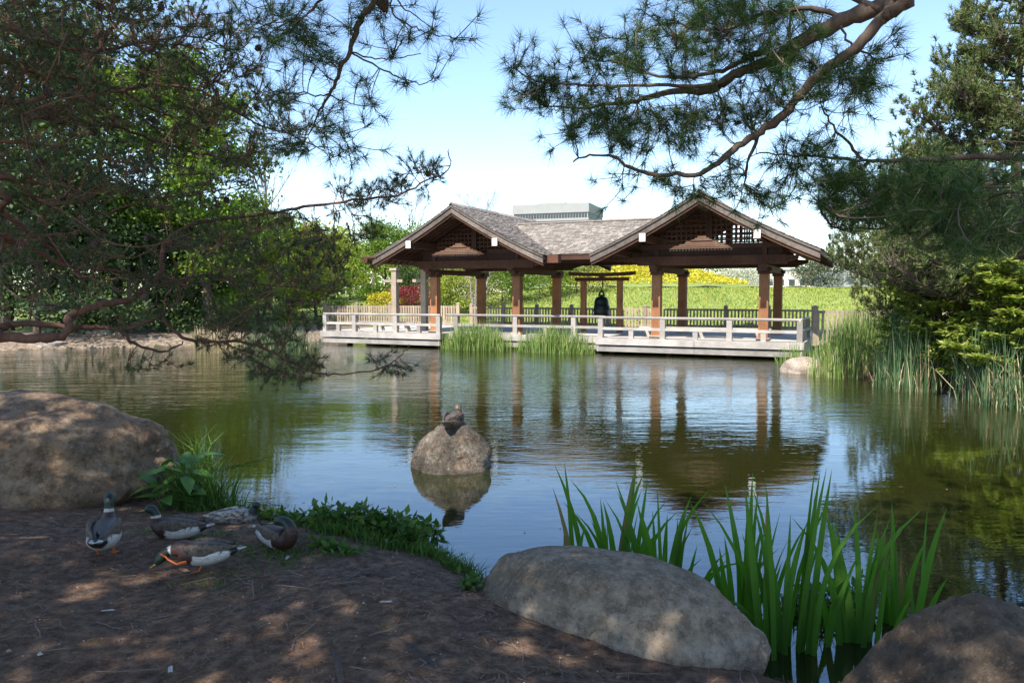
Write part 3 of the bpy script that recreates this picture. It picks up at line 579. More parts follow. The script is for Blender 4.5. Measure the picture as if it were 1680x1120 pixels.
def tree(name, label, cat, px, Y, top, wpx, lm, bark='bark_brown', nleaf=6000, size=0.2, seed=1, group=None, low=0.15, shape='round', trunk_w=1.0, base_z=None, clump=1.0, stems=1, bare=False, flat=0.0):
    """deciduous tree or shrub: px column, distance, pixel row of the top, pixel width of the crown"""
    rng = np.random.default_rng(seed); X = (px-840)/FPX*Y
    gz = hz(X, Y) if base_z is None else base_z; h = CAMH + (HOR-top)/FPX*Y - gz; wd = wpx/FPX*Y
    root = empty(name, (X, Y, gz)); tag(root, label, cat, group)
    tb = MB(); tips = []; r0 = max(0.03, 0.016*h*trunk_w)
    for st in range(stems):
        lean = np.array([rng.normal()*0.05*h, rng.normal()*0.05*h, 0]) if stems == 1 else np.array([math.cos(st*2.4+seed)*wd*0.28, math.sin(st*2.4+seed)*wd*0.2, 0])
        topp = np.array([0, 0, h*0.93]) + lean; tp = [np.array([0, 0, -0.1])] + [topp*t_ + np.array([rng.normal(), rng.normal(), 0])*0.012*h for t_ in (0.25, 0.5, 0.75)] + [topp]
        if stems > 1: tp[0] = np.array([lean[0]*0.1, lean[1]*0.1, -0.1])
        tb.tube(tp, [r0*1.25, r0*0.85, r0*0.6, r0*0.36, r0*0.1], 7)
        nl = int((16 if not bare else 20)/stems**0.5)
        for k in range(nl):
            t_ = low + (0.96-low)*((k + rng.random())/nl); q = t_*4; i = min(3, int(q)); b = tp[i]*(1-(q-i)) + tp[i+1]*(q-i)
            az = k*2.4 + rng.random()*0.8; tt = (t_-low)/(1-low)
            env = {'round': math.sqrt(max(0.05, 1-(2*tt-0.85)**2/1.4)), 'cone': 1.05-0.92*tt, 'vase': 0.4+0.75*tt if tt < 0.75 else 1.0-(tt-0.75)*1.6}[shape]
            L = wd*0.5*env*rng.uniform(0.65, 1.05); rise = L*(rng.uniform(0.15, 0.6) if shape != 'cone' else rng.uniform(-0.15, 0.2))
            if bare: rise = L*rng.uniform(1.2, 2.2); L *= 0.8
            e = b + np.array([math.cos(az)*L, math.sin(az)*L, rise]); e[2] = min(e[2], h*0.99)
            pts = curve_pts(b, e, (0, 0, -0.06*L if not bare else -0.12*L), 5); rr = max(0.012, r0*(1-t_)*0.55)
            tb.tube(pts, [rr, rr*0.8, rr*0.6, rr*0.4, rr*0.15], 4, cap=False)
            tips.append(e); ns = 5 if not bare else 8
            for j in range(ns):
                f_ = rng.uniform(0.3, 1.0); s0 = b + (e-b)*f_ + np.array([0, 0, (-0.06 if not bare else -0.12)*L*4*f_*(1-f_)]); s1 = s0 + norm(e-b)*L*0.28 + np.array([rng.normal(), rng.normal(), abs(rng.normal())*0.5 + (0.7 if bare else 0)])*L*(0.24 if not bare else 0.14)
                s1[2] = min(s1[2], h); tb.tube([s0, (s0+s1)/2 + rng.normal(size=3)*0.02*L, s1], [rr*0.4, rr*0.3, rr*0.1], 3, cap=False); tips.append(s1)
                if bare:
                    for _ in range(3): s2 = s1 - (s1-s0)*rng.random()*0.7; s3 = s2 + np.array([rng.normal()*.4, rng.normal()*.4, rng.random()])*L*0.3; tb.tube([s2, s3], [0.011, 0.005], 3, cap=False)
    tb.build('trunk', M[bark] if isinstance(bark, str) else bark, root)
    if not bare:
        tips = np.array(tips); per = max(1, nleaf//len(tips)); Pp = np.repeat(tips, per, 0); n = len(Pp)
        rc = wd*0.085*clump; sc = np.repeat(rng.uniform(0.6, 1.4, len(tips)), per)[:, None]
        Pp = Pp + rng.normal(size=(n, 3))*np.array([rc, rc, rc*(0.62-0.4*flat)])*sc
        Pp = Pp[Pp[:, 2] > 0.03]
        np_mesh('crown', leaves(Pp, size, rng, flat), 4, M[lm], root)
    return root

# ------------------------------------------------------------------ trees and shrubs of the far side
G1 = 'trees along the left far shore'
tree('leafy_tree', 'tall broadleaf tree at the far left edge, behind pine branches', 'tree', 10, 33, -60, 420, 'leaf_dark', nleaf=30000, size=0.24, seed=3, group=G1)
tree('leafy_tree', 'tall mid green tree second from left on the far shore', 'tree', 190, 36, 40, 300, 'leaf_mid', nleaf=30000, size=0.22, seed=4, group=G1)
tree('leafy_tree', 'tall bright green tree at the right end of the left shore trees', 'tree', 345, 34, 92, 210, 'leaf_mid', nleaf=30000, size=0.2, seed=5, group=G1, low=0.1)
tree('evergreen_tree', 'dark conical evergreen low on the far left shore', 'tree', 60, 31.5, 240, 230, 'leaf_dark', nleaf=14000, size=0.2, seed=6, group=G1, shape='cone', low=0.06)
tree('evergreen_tree', 'dark conical evergreen in front of the mid green shore tree', 'tree', 215, 33, 290, 190, 'leaf_dark', nleaf=13000, size=0.2, seed=7, group=G1, shape='cone', low=0.06)
tree('evergreen_tree', 'dark squat evergreen right of the two conical ones', 'tree', 325, 35, 360, 130, 'leaf_dark', nleaf=6000, size=0.2, seed=8, group=G1, shape='cone', low=0.06)
tree('leafy_tree', 'yellow green spring tree just right of the shore evergreens', 'tree', 425, 38, 325, 150, 'leaf_lime', nleaf=13000, size=0.17, seed=9, group=G1, low=0.05)
tree('leafy_tree', 'rounded yellow green tree left of the bright bush by the left gable', 'tree', 520, 41, 372, 130, 'leaf_lime', nleaf=11000, size=0.17, seed=10, group=G1, low=0.05)
for k, (px, Y, tp, wx, lm, lab) in enumerate(((-40, 44, 330, 190, 'leaf_dark', 'dark understory shrub at the far left under the tall tree'), (75, 46, 370, 170, 'leaf_dark', 'dark understory shrub left of the conical evergreen gap'), (165, 45, 350, 150, 'leaf_mid', 'green understory shrub between the two conical evergreens'), (290, 46, 380, 150, 'leaf_dark', 'dark understory shrub behind the squat evergreen'), (385, 48, 380, 140, 'leaf_mid', 'green understory shrub below the bright green tall tree'), (470, 50, 390, 140, 'leaf_lime', 'lime shrub filling between the two yellow green trees'), (575, 54, 395, 120, 'leaf_lime', 'lime shrub left of the bright bush'), (690, 58, 398, 100, 'leaf_mid', 'green shrub behind the left eave'))):
    tree('understory_shrub', lab, 'bush', px, Y, tp, wx, lm, nleaf=9000, size=.2, seed=80+k, group='understory shrubs on the far shore', low=.02)
G2 = 'shrubs and trees behind the pavilion'
tree('green_bush', 'bright green rounded bush seen left of the left gable', 'bush', 632, 46, 366, 125, 'leaf_mid', nleaf=13000, size=0.17, seed=11, group=G2, low=0.04)
tree('green_bush', 'dark green shrub under the left eave behind the red maple', 'bush', 690, 44, 436, 90, 'leaf_dark', nleaf=4000, size=0.14, seed=12, group=G2, low=0.04)
tree('green_bush', 'lime green shrub behind the left front column', 'bush', 735, 43, 452, 70, 'leaf_lime', nleaf=3500, size=0.13, seed=13, group=G2, low=0.03)
tree('pale_shrub', 'pale olive shrub seen between the two left columns', 'bush', 765, 45, 440, 95, 'leaf_olive', nleaf=3500, size=0.14, seed=14, group=G2, low=0.03)
tree('green_bush', 'mid green bush centred between the left gable columns', 'bush', 825, 46, 438, 110, 'leaf_mid', nleaf=4500, size=0.15, seed=15, group=G2, low=0.03)
tree('green_bush', 'dark leafy bush right of the left gable front column', 'bush', 885, 47, 434, 115, 'leaf_mid', nleaf=4500, size=0.15, seed=16, group=G2, low=0.03)
tree('pale_shrub', 'tan olive shrub behind the left bell frame post', 'bush', 945, 49, 428, 110, 'leaf_olive', nleaf=4500, size=0.16, seed=17, group=G2, low=0.03)
tree('green_bush', 'green bush above the yellow mound right of the bell', 'bush', 1015, 72, 430, 90, 'leaf_mid', nleaf=4000, size=0.18, seed=18, group=G2, low=0.03)
tree('green_bush', 'green bush between the right gable columns', 'bush', 1180, 73, 432, 80, 'leaf_mid', nleaf=4000, size=0.18, seed=19, group=G2, low=0.03)
tree('blossom_shrub', 'white flowering shrub left of the right front column', 'bush', 1222, 68, 440, 70, 'leaf_white', nleaf=4500, size=0.15, seed=20, group=G2, low=0.03)
tree('round_pine', 'rounded grey green pine on the lawn right of the right gable', 'tree', 1342, 56, 430, 78, 'leaf_grey', nleaf=6500, size=0.15, seed=21, group=G2, low=0.05)
tree('blossom_tree', 'thin white blossoming tree beside the tall cedar shrub', 'tree', 1412, 44, 398, 90, 'leaf_white', bark='bark_brown', nleaf=1300, size=0.12, seed=22, group=G2, low=0.25, trunk_w=0.6)
tree('red_maple', 'small crimson maple left of the left front column', 'tree', 676, 40.5, 472, 62, 'leaf_red', nleaf=3500, size=0.1, seed=23, low=0.1, flat=0.3)
tree('yellow_shrub', 'small yellow flowering shrub left of the crimson maple', 'bush', 628, 40, 482, 50, 'leaf_yellow', nleaf=2500, size=0.1, seed=24, low=0.05)
tree('forked_tree', 'small pale forked tree between the left gable columns', 'tree', 781, 40, 432, 90, 'leaf_olive', bark='bark_grey', nleaf=420, size=0.12, seed=25, low=0.3, stems=3, trunk_w=1.7, shape='vase')
G3 = 'bare trees on the skyline'
tree('bare_tree', 'bare twiggy tree rising above the yellow green shore tree', 'tree', 440, 50, 205, 170, None, 'twig', seed=31, group=G3, bare=True, low=0.3, shape='vase')
tree('bare_tree', 'bare twiggy tree just left of the left gable', 'tree', 668, 62, 318, 110, None, 'twig', seed=32, group=G3, bare=True, low=0.25, shape='vase')
tree('bare_tree', 'bare twiggy tree behind the left gable ridge', 'tree', 788, 75, 322, 120, None, 'twig', seed=33, group=G3, bare=True, low=0.3, shape='vase')
tree('bare_tree', 'faint bare tree between bright bush and left gable', 'tree', 610, 70, 330, 110, None, 'twig', seed=34, group=G3, bare=True, low=0.25, shape='vase')
rng = np.random.default_rng(44); cl = np.stack([rng.uniform(-34, 14, 150), rng.uniform(84, 98, 150), np.zeros(150)], 1); cl[:, 2] = 2.2 + rng.uniform(0, 1, 150)**.8*(4.2 - 1.4*sstep(-6, 12, cl[:, 0])); P_ = np.repeat(cl, 80, 0) + rng.normal(size=(12000, 3))*np.array([1.3, 1.0, .75])
tag(np_mesh('far_woods', leaves(P_, .55, rng), 4, M['leaf_mid']), 'far green wood on the horizon behind the left gable', 'woods', kind='stuff')
# yellow flowers covering the mound, black edging strip at its foot
rng = np.random.default_rng(41)
Q = np.stack([rng.normal(11.0, 4.6, 14000), rng.normal(61.5, 3.2, 14000)], 1); zq = H(Q[:, 0], Q[:, 1])
keep = zq > 2.75; Q = Q[keep]; zq = zq[keep]
P_ = np.stack([Q[:, 0], Q[:, 1], zq + rng.random(len(Q))*0.28], 1)
tag(np_mesh('mound_flowers', leaves(P_, 0.22, rng), 4, M['leaf_yellow']), 'yellow flowering ground cover on the mound behind the lawn', 'flowers', kind='stuff')
mb = MB(); ux = np.linspace(-4, 24, 40)
pts = [np.array([x_, 53.2 + 1.2*math.sin(x_*0.35) - 0.1*x_, 0]) for x_ in ux]
for q in pts: q[2] = hz(q[0], q[1])
for a, b in zip(pts[:-1], pts[1:]):
    ha, hb = 0.13+0.06*math.sin(a[0]*2.1), 0.13+0.06*math.sin(b[0]*2.1)
    mb.prism([a+(0, 0, -.05), a+(0, .05, -.05), a+(0, .05, ha), a+(0, 0, ha)], [b+(0, 0, -.05), b+(0, .05, -.05), b+(0, .05, hb), b+(0, 0, hb)])
tag(mb.build('edging_strip', M['black']), 'sagging black edging strip along the top of the lawn', 'edging')

rng = np.random.default_rng(43); n = 26000; q = np.stack([rng.uniform(-9, 26, n), rng.uniform(34, 54, n)], 1); vv = (q[:, 0]-BO[0])*BV[0] + (q[:, 1]-BO[1])*BV[1]; uu = (q[:, 0]-BO[0])*BU[0] + (q[:, 1]-BO[1])*BU[1]; q = q[(vv > 9.6) | (uu > 13)]; n = len(q); zq = H(q[:, 0], q[:, 1]); B_ = np.stack([q[:, 0], q[:, 1], zq], 1)
d = rng.normal(size=(n, 3))*.3; d[:, 2] = 1; L = rng.uniform(.05, .15, n)[:, None]; s = np.stack([rng.uniform(.02, .045, n), 0*zq, 0*zq], 1)
M['lawn_blade'] = leaf('lawn grass tufts', [(.09, .15, .02), (.18, .25, .035), (.3, .33, .07), (.4, .38, .1)], .3)
tag(np_mesh('lawn_grass', np.stack([B_-s, B_+s, B_+d*L], 1), 3, M['lawn_blade']), 'unmown spring grass on the lawn behind the fence', 'grass', kind='stuff')
# ------------------------------------------------------------------ far buildings
M['concrete'] = plain('white concrete panels', (0.255, 0.255, 0.258), 0.7, 0.06, 0.3); M['glass'] = plain('grey window glass', (0.045, 0.055, 0.065), 0.4, 0.2, 0.2, 0.3)
M['beige'] = plain('pale beige wall', (0.55, 0.5, 0.44), 0.8, 0.1, 0.5)
ob = empty('office_tower', (0, 0, 0)); tag(ob, 'white office block with window bands rising behind the pavilion roof', 'building')
cp = on_y(965, 333, 330.); ob.location = (cp[0], cp[1], 2.0); ob.rotation_euler = (0, 0, R(-19)); HT = cp[2] - 2.0; LW, LD = 33.0, 27.0
mb = MB(); mb.box(-LW, 0, 0, LD, 0, HT); mb.build('wall', M['concrete'], ob)
mb = MB(); mb.box(-24, -12, 8, 18, HT, HT+1.6); mb.build('penthouse', M['concrete'], ob)
mb = MB(); mb.box(-LW-0.4, 0.4, -0.4, LD+0.4, HT-3.7, HT+0.2); mb.build('parapet_band', M['concrete'], ob)
mb = MB(); mb.box(-0.45, 0.45, -0.3, 0.3, 0, 2.1); wf = mb.build('window', M['glass'], ob); wf.location = (-LW+1, -0.02, HT-5.9)
for fl in range(5):
    z_ = HT - 5.9 - fl*3.3
    for k in range(26):
        if fl or k: inst(wf, 'window', ob, (-LW+1+k*1.24, -0.02, z_))
    for k in range(20): inst(wf, 'window', ob, (0.02, 1.2+k*1.3, z_), (0, 0, math.pi/2))
    mb = MB(); mb.box(-LW-0.25, 0.25, -0.25, 0, z_-1.15, z_-0.1); mb.box(0, 0.25, 0, LD, z_-1.15, z_-0.1); mb.build('spandrel_band', M['concrete'], ob)
for (name, lab, x0, x1, yt, Y, mt) in (('low_building', 'low white building beyond the lawn at the right of the pavilion', 1385, 1500, 436, 150., 'concrete'), ('low_building', 'low beige building seen beside the right rear column', 1255, 1345, 444, 190., 'beige')):
    a = on_y(x0, yt, Y); b = on_y(x1, yt, Y); e_ = empty(name, (a[0], Y, 2.0)); tag(e_, lab, 'building', 'low buildings on the skyline')
    L, hh = b[0]-a[0], a[2]-2.0; mb = MB(); mb.box(0, L, 0, 15, 0, hh); mb.build('wall', M[mt], e_); mb = MB(); mb.box(-.2, L+.2, -.2, 15.2, hh, hh+.4); mb.build('roof', M['concrete'], e_)
    for k in range(5):
        mb = MB(); mb.box(L*(k+.2)/5, L*(k+.75)/5, -.05, .05, hh*.35, hh*.62); mb.build('window', M['glass'], e_)

# ------------------------------------------------------------------ right bank: tall pine, cedar shrub
def tufted_pine(name, label, X, Y, h, spread, seed, ntuft, nlen, nwid, mat, shape=1.0, low=0.12, nn=26):
    rng = np.random.default_rng(seed); gz = hz(X, Y); root = empty(name, (X, Y, gz)); tag(root, label, 'tree')
    tb = MB(); tb.tube([(0, 0, -.1), (0.05, 0, h*.3), (-.05, 0.05, h*.65), (0, 0, h)], [h*.02, h*.016, h*.01, .02], 8); P = []; A = []
    nb = 80
    for k in range(nb):
        t_ = low + (0.98-low)*(k+rng.random())/nb; L = spread*(1-t_)**0.6*rng.uniform(.65, 1.1) + 0.12; az = k*2.399 + rng.random()
        b = np.array([0, 0, h*t_]); e = b + np.array([math.cos(az)*L, math.sin(az)*L, L*rng.uniform(.1, .45)])
        pts = curve_pts(b, e, (0, 0, -.08*L), 6); rr = .012 + .012*L; tb.tube(pts, [rr, rr*.8, rr*.65, rr*.5, rr*.3, rr*.15], 4, cap=False)
        m_ = max(3, int(ntuft/nb*(L/spread*1.6)))
        for j in range(m_):
            f_ = rng.uniform(.25, 1.0)**.7; i = min(4, int(f_*5)); c = pts[i] + (pts[i+1]-pts[i])*(f_*5-i); lat = norm(np.cross(e-b, [0, 0, 1]))
            q = c + lat*rng.normal()*L*.2*(1.15-f_*.5) + np.array([0, 0, abs(rng.normal())*.12*L+.05]); P.append(q); A.append(np.array([math.cos(az)*.35, math.sin(az)*.35, 1.0]) + rng.normal(size=3)*.3)
            if rng.random() < .5: tb.tube([c, (c+q)/2 + rng.normal(size=3)*.01, q], [.008, .006, .004], 3, cap=False)
    tb.build('trunk', M['bark_brown'], root); np_mesh('crown', needles(np.array(P), np.array(A), nn, nlen, nwid, rng, (.1, 1.3), .1), 3, M[mat], root)
tufted_pine('tall_pine', 'tall sunlit pine with pale upright candles at the right edge', 10.9, 17.0, 8.6, 3.9, 51, 14000, .15, .018, 'needle_lit')
tufted_pine('young_pine', 'bushy pine filling in below the tall pine on the right bank', 11.0, 20.5, 5.4, 2.5, 52, 3200, .16, .02, 'needle_lit')
def cedar(name, label, X, Y, h, w_, seed, nlayer):
    rng = np.random.default_rng(seed); gz = hz(X, Y); root = empty(name, (X, Y, gz)); tag(root, label, 'shrub'); tb = MB(); P = []
    tb.tube([(0, 0, -.1), (0, 0, h*.9)], [.06, .02], 6)
    for k in range(nlayer):
        t_ = .06 + .94*(k+rng.random())/nlayer; az = k*2.4+rng.random(); L = w_*(.45+.6*math.sqrt(max(0, 1-t_**2)))*rng.uniform(.6, 1.05); b = np.array([0, 0, h*t_*.85])
        e = b + np.array([math.cos(az)*L, math.sin(az)*L, .12*L+h*.1]); pts = curve_pts(b, e, (0, 0, .07*L), 4); tb.tube(pts, [.02, .015, .01, .005], 4, cap=False)
        n = 420; f_ = rng.uniform(.3, 1.0, n); c = b + (e-b)*f_[:, None] + np.array([0, 0, .07*L])*(4*f_*(1-f_))[:, None]; lat = norm(np.cross(e-b, [0, 0, 1]))
        s = rng.uniform(-1, 1, n)*L*.34*(1.25-f_); q = c + lat*s[:, None]; q[:, 2] -= (s*s)*.25/max(L, .3) - rng.normal(size=n)*.02 ; P.append(q)
    tb.build('trunk', M['bark_brown'], root); np_mesh('crown', leaves(np.concatenate(P), .13, rng, .75, .5), 4, M['cedar'], root)
cedar('cedar_shrub', 'yellow green layered cedar shrub leaning over the reeds by the lawn', 9.55, 17.4, 3.1, 1.5, 61, 60)
cedar('cedar_shrub', 'yellow green layered cedar shrub at the right edge below the tall pine', 10.0, 15.1, 2.7, 1.6, 62, 64)
cedar('cedar_shrub', 'small layered cedar shrub low between the two reed beds', 9.6, 16.2, 1.5, 1.0, 63, 34)

# ------------------------------------------------------------------ reeds
def reeds(name, label, cxy, rx, ry, ang, n, hgt, mat, seed, cat='reeds', group='reed beds along the shore', wd=.02, dry=0.0, z0=None):
    rng = np.random.default_rng(seed); q = rng.uniform(-1, 1, (n*2, 2)); q = q[(q**2).sum(1) < 1][:n]; n = len(q)
    c, s = math.cos(ang), math.sin(ang); q = q*(1 + rng.normal(size=(n, 1))*.1); x = q[:, 0]*rx; y = q[:, 1]*ry; px, py = c*x - s*y, s*x + c*y
    zb = np.maximum(H(cxy[0]+px, cxy[1]+py), -.25) if z0 is None else np.full(n, z0); B = np.stack([px, py, zb], 1); root = empty(name, (cxy[0], cxy[1], 0)); tag(root, label, cat, group)
    def blades(B, hgt, bend, wd):
        n = len(B); L = hgt*rng.uniform(.5, 1.12, n)*(1.06 - .42*np.minimum(1.2, ((B[:, 0]*c + B[:, 1]*s)/rx)**2)); az = rng.uniform(0, 6.28, n); bd = np.abs(rng.normal(0, bend, n)); d = np.stack([np.cos(az), np.sin(az), 0*az], 1)
        a2 = rng.uniform(0, 6.28, n); sd_ = np.stack([np.cos(a2), np.sin(a2), 0*a2], 1)*wd/2; Q = []; T = [0, .4, .75, 1.0]; WW = [.8, 1, .7, .05]; C = [B + d*(bd*L*t_**2)[:, None] + np.array([0, 0, 1])*(L*t_*(1-.25*bd*t_))[:, None] for t_ in T]
        for i in range(3): Q.append(np.stack([C[i]-sd_*WW[i], C[i]+sd_*WW[i], C[i+1]+sd_*WW[i+1], C[i+1]-sd_*WW[i+1]], 1))
        return np.concatenate(Q)
    k = int(n*dry); o = np_mesh('blades', blades(B[k:], hgt, .16, wd), 4, M[mat], root); tag(o, kind='stuff')
    if k: tag(np_mesh('dry_stems', blades(B[:k], hgt*.72, .3, wd*.8), 4, M['straw'], root), kind='stuff')
a = W(-4.75, .12); reeds('reed_clump', 'left of two bright green reed clumps in the deck recess', a[:2], 1.45, .5, -BA, 900, 1.28, 'reed', 71, wd=.022)
a = W(-1.6, .12); reeds('reed_clump', 'right of two bright green reed clumps in the deck recess', a[:2], 1.5, .5, -BA, 950, 1.2, 'reed', 72, wd=.022)
reeds('reed_bed', 'tall reed bed with straw stems at the right end of the deck', (9.0, 20.4), .95, 1.7, -.7, 1300, 1.5, 'reed', 73, dry=.22)
reeds('reed_bed', 'blue green cattail bed in front of the layered cedar', (8.85, 17.3), .7, 1.1, -.4, 650, 1.75, 'reed_blue', 74, dry=.3)
reeds('reed_bed', 'cattail bed with dead stems at the right edge of the water', (9.55, 14.9), 1.3, .75, 1.5, 1000, 1.6, 'reed_blue', 75, dry=.35)
reeds('reed_clump', 'sparse reeds at the left end of the deck behind pine twigs', (-8.9, 29.6), 1.6, .6, -.4, 700, 1.2, 'reed_blue', 76, dry=.15)
reeds('reed_clump', 'short straw coloured reeds on the shore left of the deck', (-11.6, 31.0), 1.4, .5, -.3, 450, .9, 'straw', 77)
reeds('reed_clump', 'thin young reeds against the right corner of the deck', (8.35, 22.9), .6, .5, 0, 160, .9, 'reed', 78)

# ------------------------------------------------------------------ rocks
import bmesh
def rock(name, label, loc, radii, rz, mat, seed, planes=(), sub=5, amp=0.07, parent=None, cat='rock', group=None):
    bm = bmesh.new(); bmesh.ops.create_icosphere(bm, subdivisions=sub, radius=1.0); rnd = random.Random(seed); ofs = Vector((rnd.random()*50, rnd.random()*50, rnd.random()*50))
    pl = [(Vector(n).normalized(), k) for n, k in planes]
    for _ in range(9):
        n = Vector((rnd.gauss(0, 1), rnd.gauss(0, 1), rnd.gauss(0, .7))).normalized(); pl.append((n, rnd.uniform(.86, .97)))
    for v in bm.verts:
        d = v.co.normalized(); r = 1.0
        for n, k in pl:
            c = d.dot(n)
            if c > .05:
                q = k/c; h_ = .09; x_ = max(0, min(1, .5+.5*(q-r)/h_)); r = q*(1-x_) + r*x_ - h_*x_*(1-x_)
        f = noise.fractal(d*1.6 + ofs, 1.0, 2.0, 5); g = noise.fractal(d*6 + ofs, 1.0, 2.0, 5)
        r *= 1 + amp*f + amp*.38*g
        cr = abs(noise.noise(d*2.3 + ofs*1.7) + .25*noise.noise(d*7 + ofs)); gt = noise.noise(d*1.7 + ofs*.6)
        if gt > .02: r *= 1 - .02*min(1, gt*6)*max(0, 1 - cr*14)
        st = noise.noise(Vector((d.x*.8, d.y*.8, d.z*3.2)) + ofs*2.2); r *= 1 + .02*math.tanh(st*7)
        v.co = Vector((d.x*r*radii[0], d.y*r*radii[1], d.z*r*radii[2]))
    me = bpy.data.meshes.new(name); bm.to_mesh(me); bm.free(); me.materials.append(mat); me.polygons.foreach_set('use_smooth', [True]*len(me.polygons))
    o = bpy.data.objects.new(name, me); COL.objects.link(o); o.location = loc; o.rotation_euler = (0, 0, rz); tag(o, label, cat, group); return o
rock('boulder', 'large tan boulder in dappled light at the left edge of the bank', (-4.78, 6.8, .4), (1.98, 1.0, .83), .05, M['rock_tan'], 3, [((.1, -.25, 1), .93), ((.9, -.45, -.35), .86), ((.2, -1, .25), .9)], 6, .08, cat='boulder')
rock('boulder', 'long rounded grey boulder at the water edge in the foreground', (.5, 4.26, .19), (.92, .46, .47), -.48, M['rock_grey'], 8, [((0, 0, 1), .95), ((1, -.3, .2), .93), ((-.7, -.5, .5), .93), ((.1, -1, .55), .9)], 6, .05, cat='boulder')
rock('boulder', 'dark brown angular boulder in the lower right corner', (2.22, 3.4, .06), (.76, .48, .72), -.15, M['rock_dark'], 12, [((-.68, -.3, .7), .62), ((.5, -.2, .85), .68), ((0, -1, .35), .74)], 6, .05, cat='boulder')
pond_rock = rock('pond_rock', 'mottled round rock standing in the pond with a duck on top', (-.74, 9.35, .0), (.5, .44, .56), .2, M['rock_pond'], 21, [((-.6, -.3, .8), .86), ((.2, -1, .3), .9)], 5, .07)
P = on_z(1322, 612); rock('shore_rock', 'pale pinkish rock at the water by the right deck corner', (P[0], P[1]+.2, .05), (.6, .42, .36), -.2, M['rock_pale'], 31, (), 4, .1, group='rocks along the far shore')
for k, (px, py, s, lab) in enumerate(((165, 560, 1.15, 'broad pale rock on the left shore under the pine branch'), (70, 568, .7, 'small pale rock on the left shore near the photo edge'), (250, 562, .55, 'small pale rock right of the broad left shore rock'), (345, 562, .6, 'pale rock on the left shore behind the drooping twigs'))):
    P = on_z(px, py, .1); rock('shore_rock', lab, (P[0], P[1]+.3, .2*s), (.95*s, .5*s, .42*s), .3*k, M['rock_pale'], 40+k, (), 4, .12, group='rocks along the far shore')
for k, (px, py, s, lab) in enumerate(((1512, 626, .34, 'left dark rock in the gap between the right reed beds'), (1545, 622, .4, 'middle dark rock in the gap between the right reed beds'), (1578, 630, .3, 'right dark rock in the gap between the right reed beds'))):
    P = on_z(px, py, .05); rock('shore_rock', lab, (P[0], P[1]+.2, .1), (s*1.2, s*.8, s*.6), .5*k, M['rock_dark'], 50+k, (), 4, .12, group='rocks along the far shore')

# ------------------------------------------------------------------ ducks
DK = {'green': plain('glossy green head feathers', (0.006, 0.04, 0.022), .35, .5, 30, .6), 'white': plain('white feathers', (.62, .6, .56), .7, .1, 40), 'chest': plain('chestnut breast feathers', (.075, .03, .02), .7, .35, 60),
      'flank': plain('pale grey flank feathers', (.34, .32, .3), .7, .15, 160), 'back': plain('grey brown back feathers', (.12, .095, .075), .7, .35, 60), 'black': plain('black rump feathers', (.012, .012, .014), .5, .3, 30),
      'wing': plain('grey brown wing feathers', (.1, .078, .06), .6, .7, 40), 'bill': plain('olive yellow bill', (.3, .19, .05), .4, .2, 30, .5), 'orange': plain('orange legs', (.62, .13, .02), .5, .2, 40, .4),
      'blue': plain('blue wing bar', (.03, .06, .25), .4, .3, 50), 'eye': plain('dark eye', (.004, .004, .004), .1, 0, 5, .8)}
m, t, p = new_mat('mottled brown hen feathers'); n1 = noise_tex(t, 55, 3, .6, sc3=(.5, 1, 1)); t.links.new(ramp(t, n1, [(.4, (.015, .011, .008)), (.54, (.06, .042, .028)), (.68, (.2, .15, .1))]), p.inputs['Base Color']); p.inputs['Roughness'].default_value = .75; DK['hen'] = m
m, t, p = new_mat('pale mottled feathers'); n1 = noise_tex(t, 40, 3, .6, sc3=(.5, 1, 1)); t.links.new(ramp(t, n1, [(.36, (.06, .045, .035)), (.5, (.26, .22, .18)), (.62, (.52, .47, .4))]), p.inputs['Base Color']); p.inputs['Roughness'].default_value = .75; DK['pale'] = m
DCOL = {'green': (.004, .022, .013), 'white': (.58, .56, .52), 'chest': (.05, .018, .012), 'flank': (.62, .59, .55), 'back': (.07, .053, .042), 'black': (.014, .014, .016), 'hen': (.12, .082, .052), 'pale': (.4, .35, .3)}
for nm, mot in (('plumage', 0.25), ('mottled', 0.85)):
    m, t, p = new_mat(nm + ' feathers'); at = N(t, 'ShaderNodeAttribute', attribute_name='plumage'); n1 = noise_tex(t, 38 if mot > .5 else 70, 3, .6, sc3=(.45, 1, 1)); n2 = noise_tex(t, 240, 2, .6, sc3=(.5, 1, 1))
    c = mixc(t, ramp(t, n1, [(.4, (mot,)*3), (.56, (0, 0, 0))]), at.outputs['Color'], (.02, .014, .01)); c = mixc(t, ramp(t, n2, [(.4, (.3,)*3), (.6, (0, 0, 0))]), c, (.01, .01, .01))
    t.links.new(c, p.inputs['Base Color']); p.inputs['Roughness'].default_value = .5; bump(t, p, n1, .004); DK[nm] = m
DMAT = ['green', 'white', 'chest', 'flank', 'back', 'black', 'hen', 'pale']
def catmull(K, n):
    K = np.array(K, float); out = []
    for i in range(len(K)-1):
        p0, p1, p2, p3 = K[max(i-1, 0)], K[i], K[i+1], K[min(i+2, len(K)-1)]
        for j in range(n):
            t_ = j/n; out.append(.5*((2*p1) + (-p0+p2)*t_ + (2*p0-5*p1+4*p2-p3)*t_**2 + (-p0+3*p1-3*p2+p3)*t_**3))
    out.append(K[-1]); return np.array(out)
